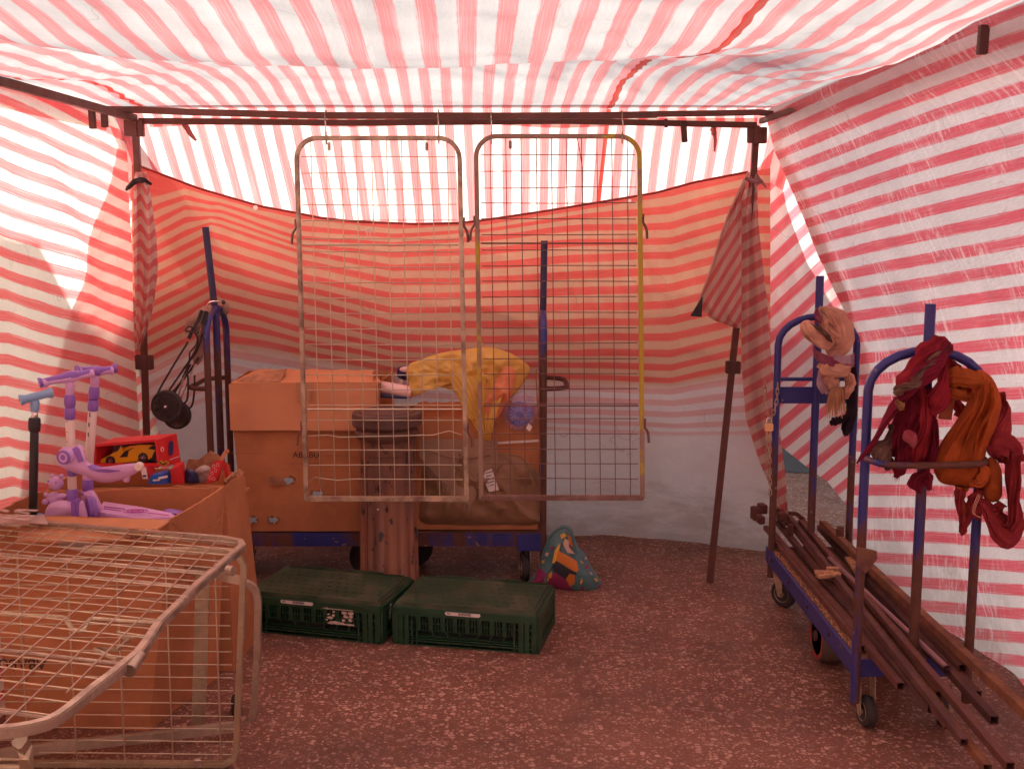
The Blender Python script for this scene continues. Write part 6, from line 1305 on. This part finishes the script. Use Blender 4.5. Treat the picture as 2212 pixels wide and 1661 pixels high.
q = MB(); pillow(q, [DP(x, y)[:2] for x, y in ((565, 370), (580, 320), (640, 300), (700, 340), (760, 400), (850, 450), (875, 510), (840, 565), (760, 560), (660, 500), (590, 440))], 4.965, .045, .014, 12, nr=16, sub=6, seed=8.); scarf(q, [DP(600, 330, 4.94), DP(640, 420, 4.925), DP(730, 500, 4.92), DP(830, 545, 4.93)], [.012, .018, .020, .012], 5, .12, .5, 1.5); q.build('knot_lobe', m_pe, pc)
q = MB(); scarf(q, [DP(650, 325, 4.94), DP(740, 380, 4.915), DP(810, 450, 4.915), DP(855, 500, 4.93)], [.004, .008, .009, .004], 4, .2, .6, 3.); q.build('brown_edge', m_dk, pc)
q = MB()
for k in range(9): scarf(q, [DP(680+k*2, 550+k*10, 4.95), DP(760, 610+k*9, 4.94), DP(870, 650+k*8, 4.94), DP(980, 668+k*9, 4.96), DP(1052, 600+k*14, 5.0)], [.0035, .0045, .0045, .004, .003], 3, .2, .8, 3., k*1.)
scarf(q, [DP(715, 210, 5.0), DP(725, 270, 4.97), DP(745, 330, 4.98)], [.010, .014, .008], 6, .2, .6, 3.); q.build('plum_fringe', m_pu, pc)
q = MB()
for k in range(8): scarf(q, [DP(870, 610+k*6, 4.935), DP(960, 630+k*8, 4.935), DP(1050, 600+k*13, 4.99)], [.002, .003, .002], 3, .2, .8, 3.)
for k in range(10): scarf(q, [DP(760+k*3, 690, 4.97), DP(735+k*6, 780, 4.96), DP(725+k*7, 880, 4.96), DP(765+k*8, 960+rnd.uniform(-10, 15), 4.96)], [.003, .004, .004, .002], 3, .2, .8, 2.)
q.build('lilac_strand', m_li, pc)
q = MB(); scarf(q, [DP(740, 690, 4.97), DP(820, 740, 4.95), DP(920, 750, 4.95), DP(1000, 720, 4.98)], [.018, .030, .030, .02], 5, .13, .8, 2.); scarf(q, [DP(830, 780, 4.96), DP(850, 850, 4.95), DP(880, 910, 4.95)], [.020, .030, .020], 6, .14, .8, 2.); scarf(q, [DP(950, 760, 4.97), DP(1020, 840, 4.97), DP(1000, 920, 4.98), DP(985, 1010, 4.99)], [.024, .034, .028, .008], 5, .14, .5, 1.6); q.build('lower_fold', m_pe, pc)
q = MB()
for k in range(110):
    x0 = rnd.uniform(850, 945); x1 = 800+(x0-850)/95*180+rnd.uniform(-14, 14); y1 = rnd.uniform(1060, 1190); q.tube([P(*DP(x0, 910+rnd.uniform(-12, 12), 4.95+rnd.uniform(-.01, .01))), P(*DP(lerp(x0, x1, .5)+rnd.uniform(-6, 6), 990, 4.94+rnd.uniform(-.012, .01))), P(*DP(x1, y1, 4.955+rnd.uniform(-.01, .01)))], .0013, 3)
q.build('tassel', m_st, pc)
q = MB(); scarf(q, [DP(838, 1230), DP(880, 1215), DP(940, 1195), DP(985, 1165, 5.0)], [.012, .016, .015, .012], 3, .08, .8, 1.); scarf(q, [DP(975, 1330, 5.02), DP(985, 1280, 5.0), DP(1030, 1150, 5.02), DP(1030, 900, 5.05), DP(1025, 700, 5.06)], [.012, .018, .02, .022, .016], 3, .08, .8, 1.)
o = q.build('black_cloth', fabric('black_cloth_mat', (.02, .014, .02), (.03, .02, .025), 0)); tag(o, 'limp black cloth dangling from the far loop under the peach scarf', 'cloth')

# ------------------------------------------------------------------ small things on the floor
q = MB(); lr = random.Random(3)
for i in range(70):
    x, y = lr.uniform(-.9, 1.3), lr.uniform(2.9, 6.0); a = lr.uniform(0, 6.28); L = lr.uniform(.003, .011); d = V((math.cos(a), math.sin(a), 0)); e = V((-d.y, d.x, 0))*lr.uniform(.15, .5)
    c = V((x, y, .002)); q.add([c-d*L, c-e*L, c+d*L, c+e*L, c+V((0, 0, .0025))], [(0, 1, 4), (1, 2, 4), (2, 3, 4), (3, 0, 4)])
o = q.build('litter', mat('dry_litter', (.40, .22, .14), .9, 0., .4, 30, bump=0), None, False); o['kind'] = 'stuff'; o['label'] = 'tiny scraps of litter and grit scattered on the floor'
for x, y, z, u in ((-.4, 0, 0, 0),):
    pass
for uu in (.25, .5, .75, 1.0):       # bolts on the visible rail
    q = MB(); p = Tr(uu*1.25, -TW/2-.007, .222); q.lathe(p, (-1, 0, 0), [(.008, 0), (.008, .003), (.005, .005), (0, .005)], 8); q.build('bolt', m_ironD, tr, False)
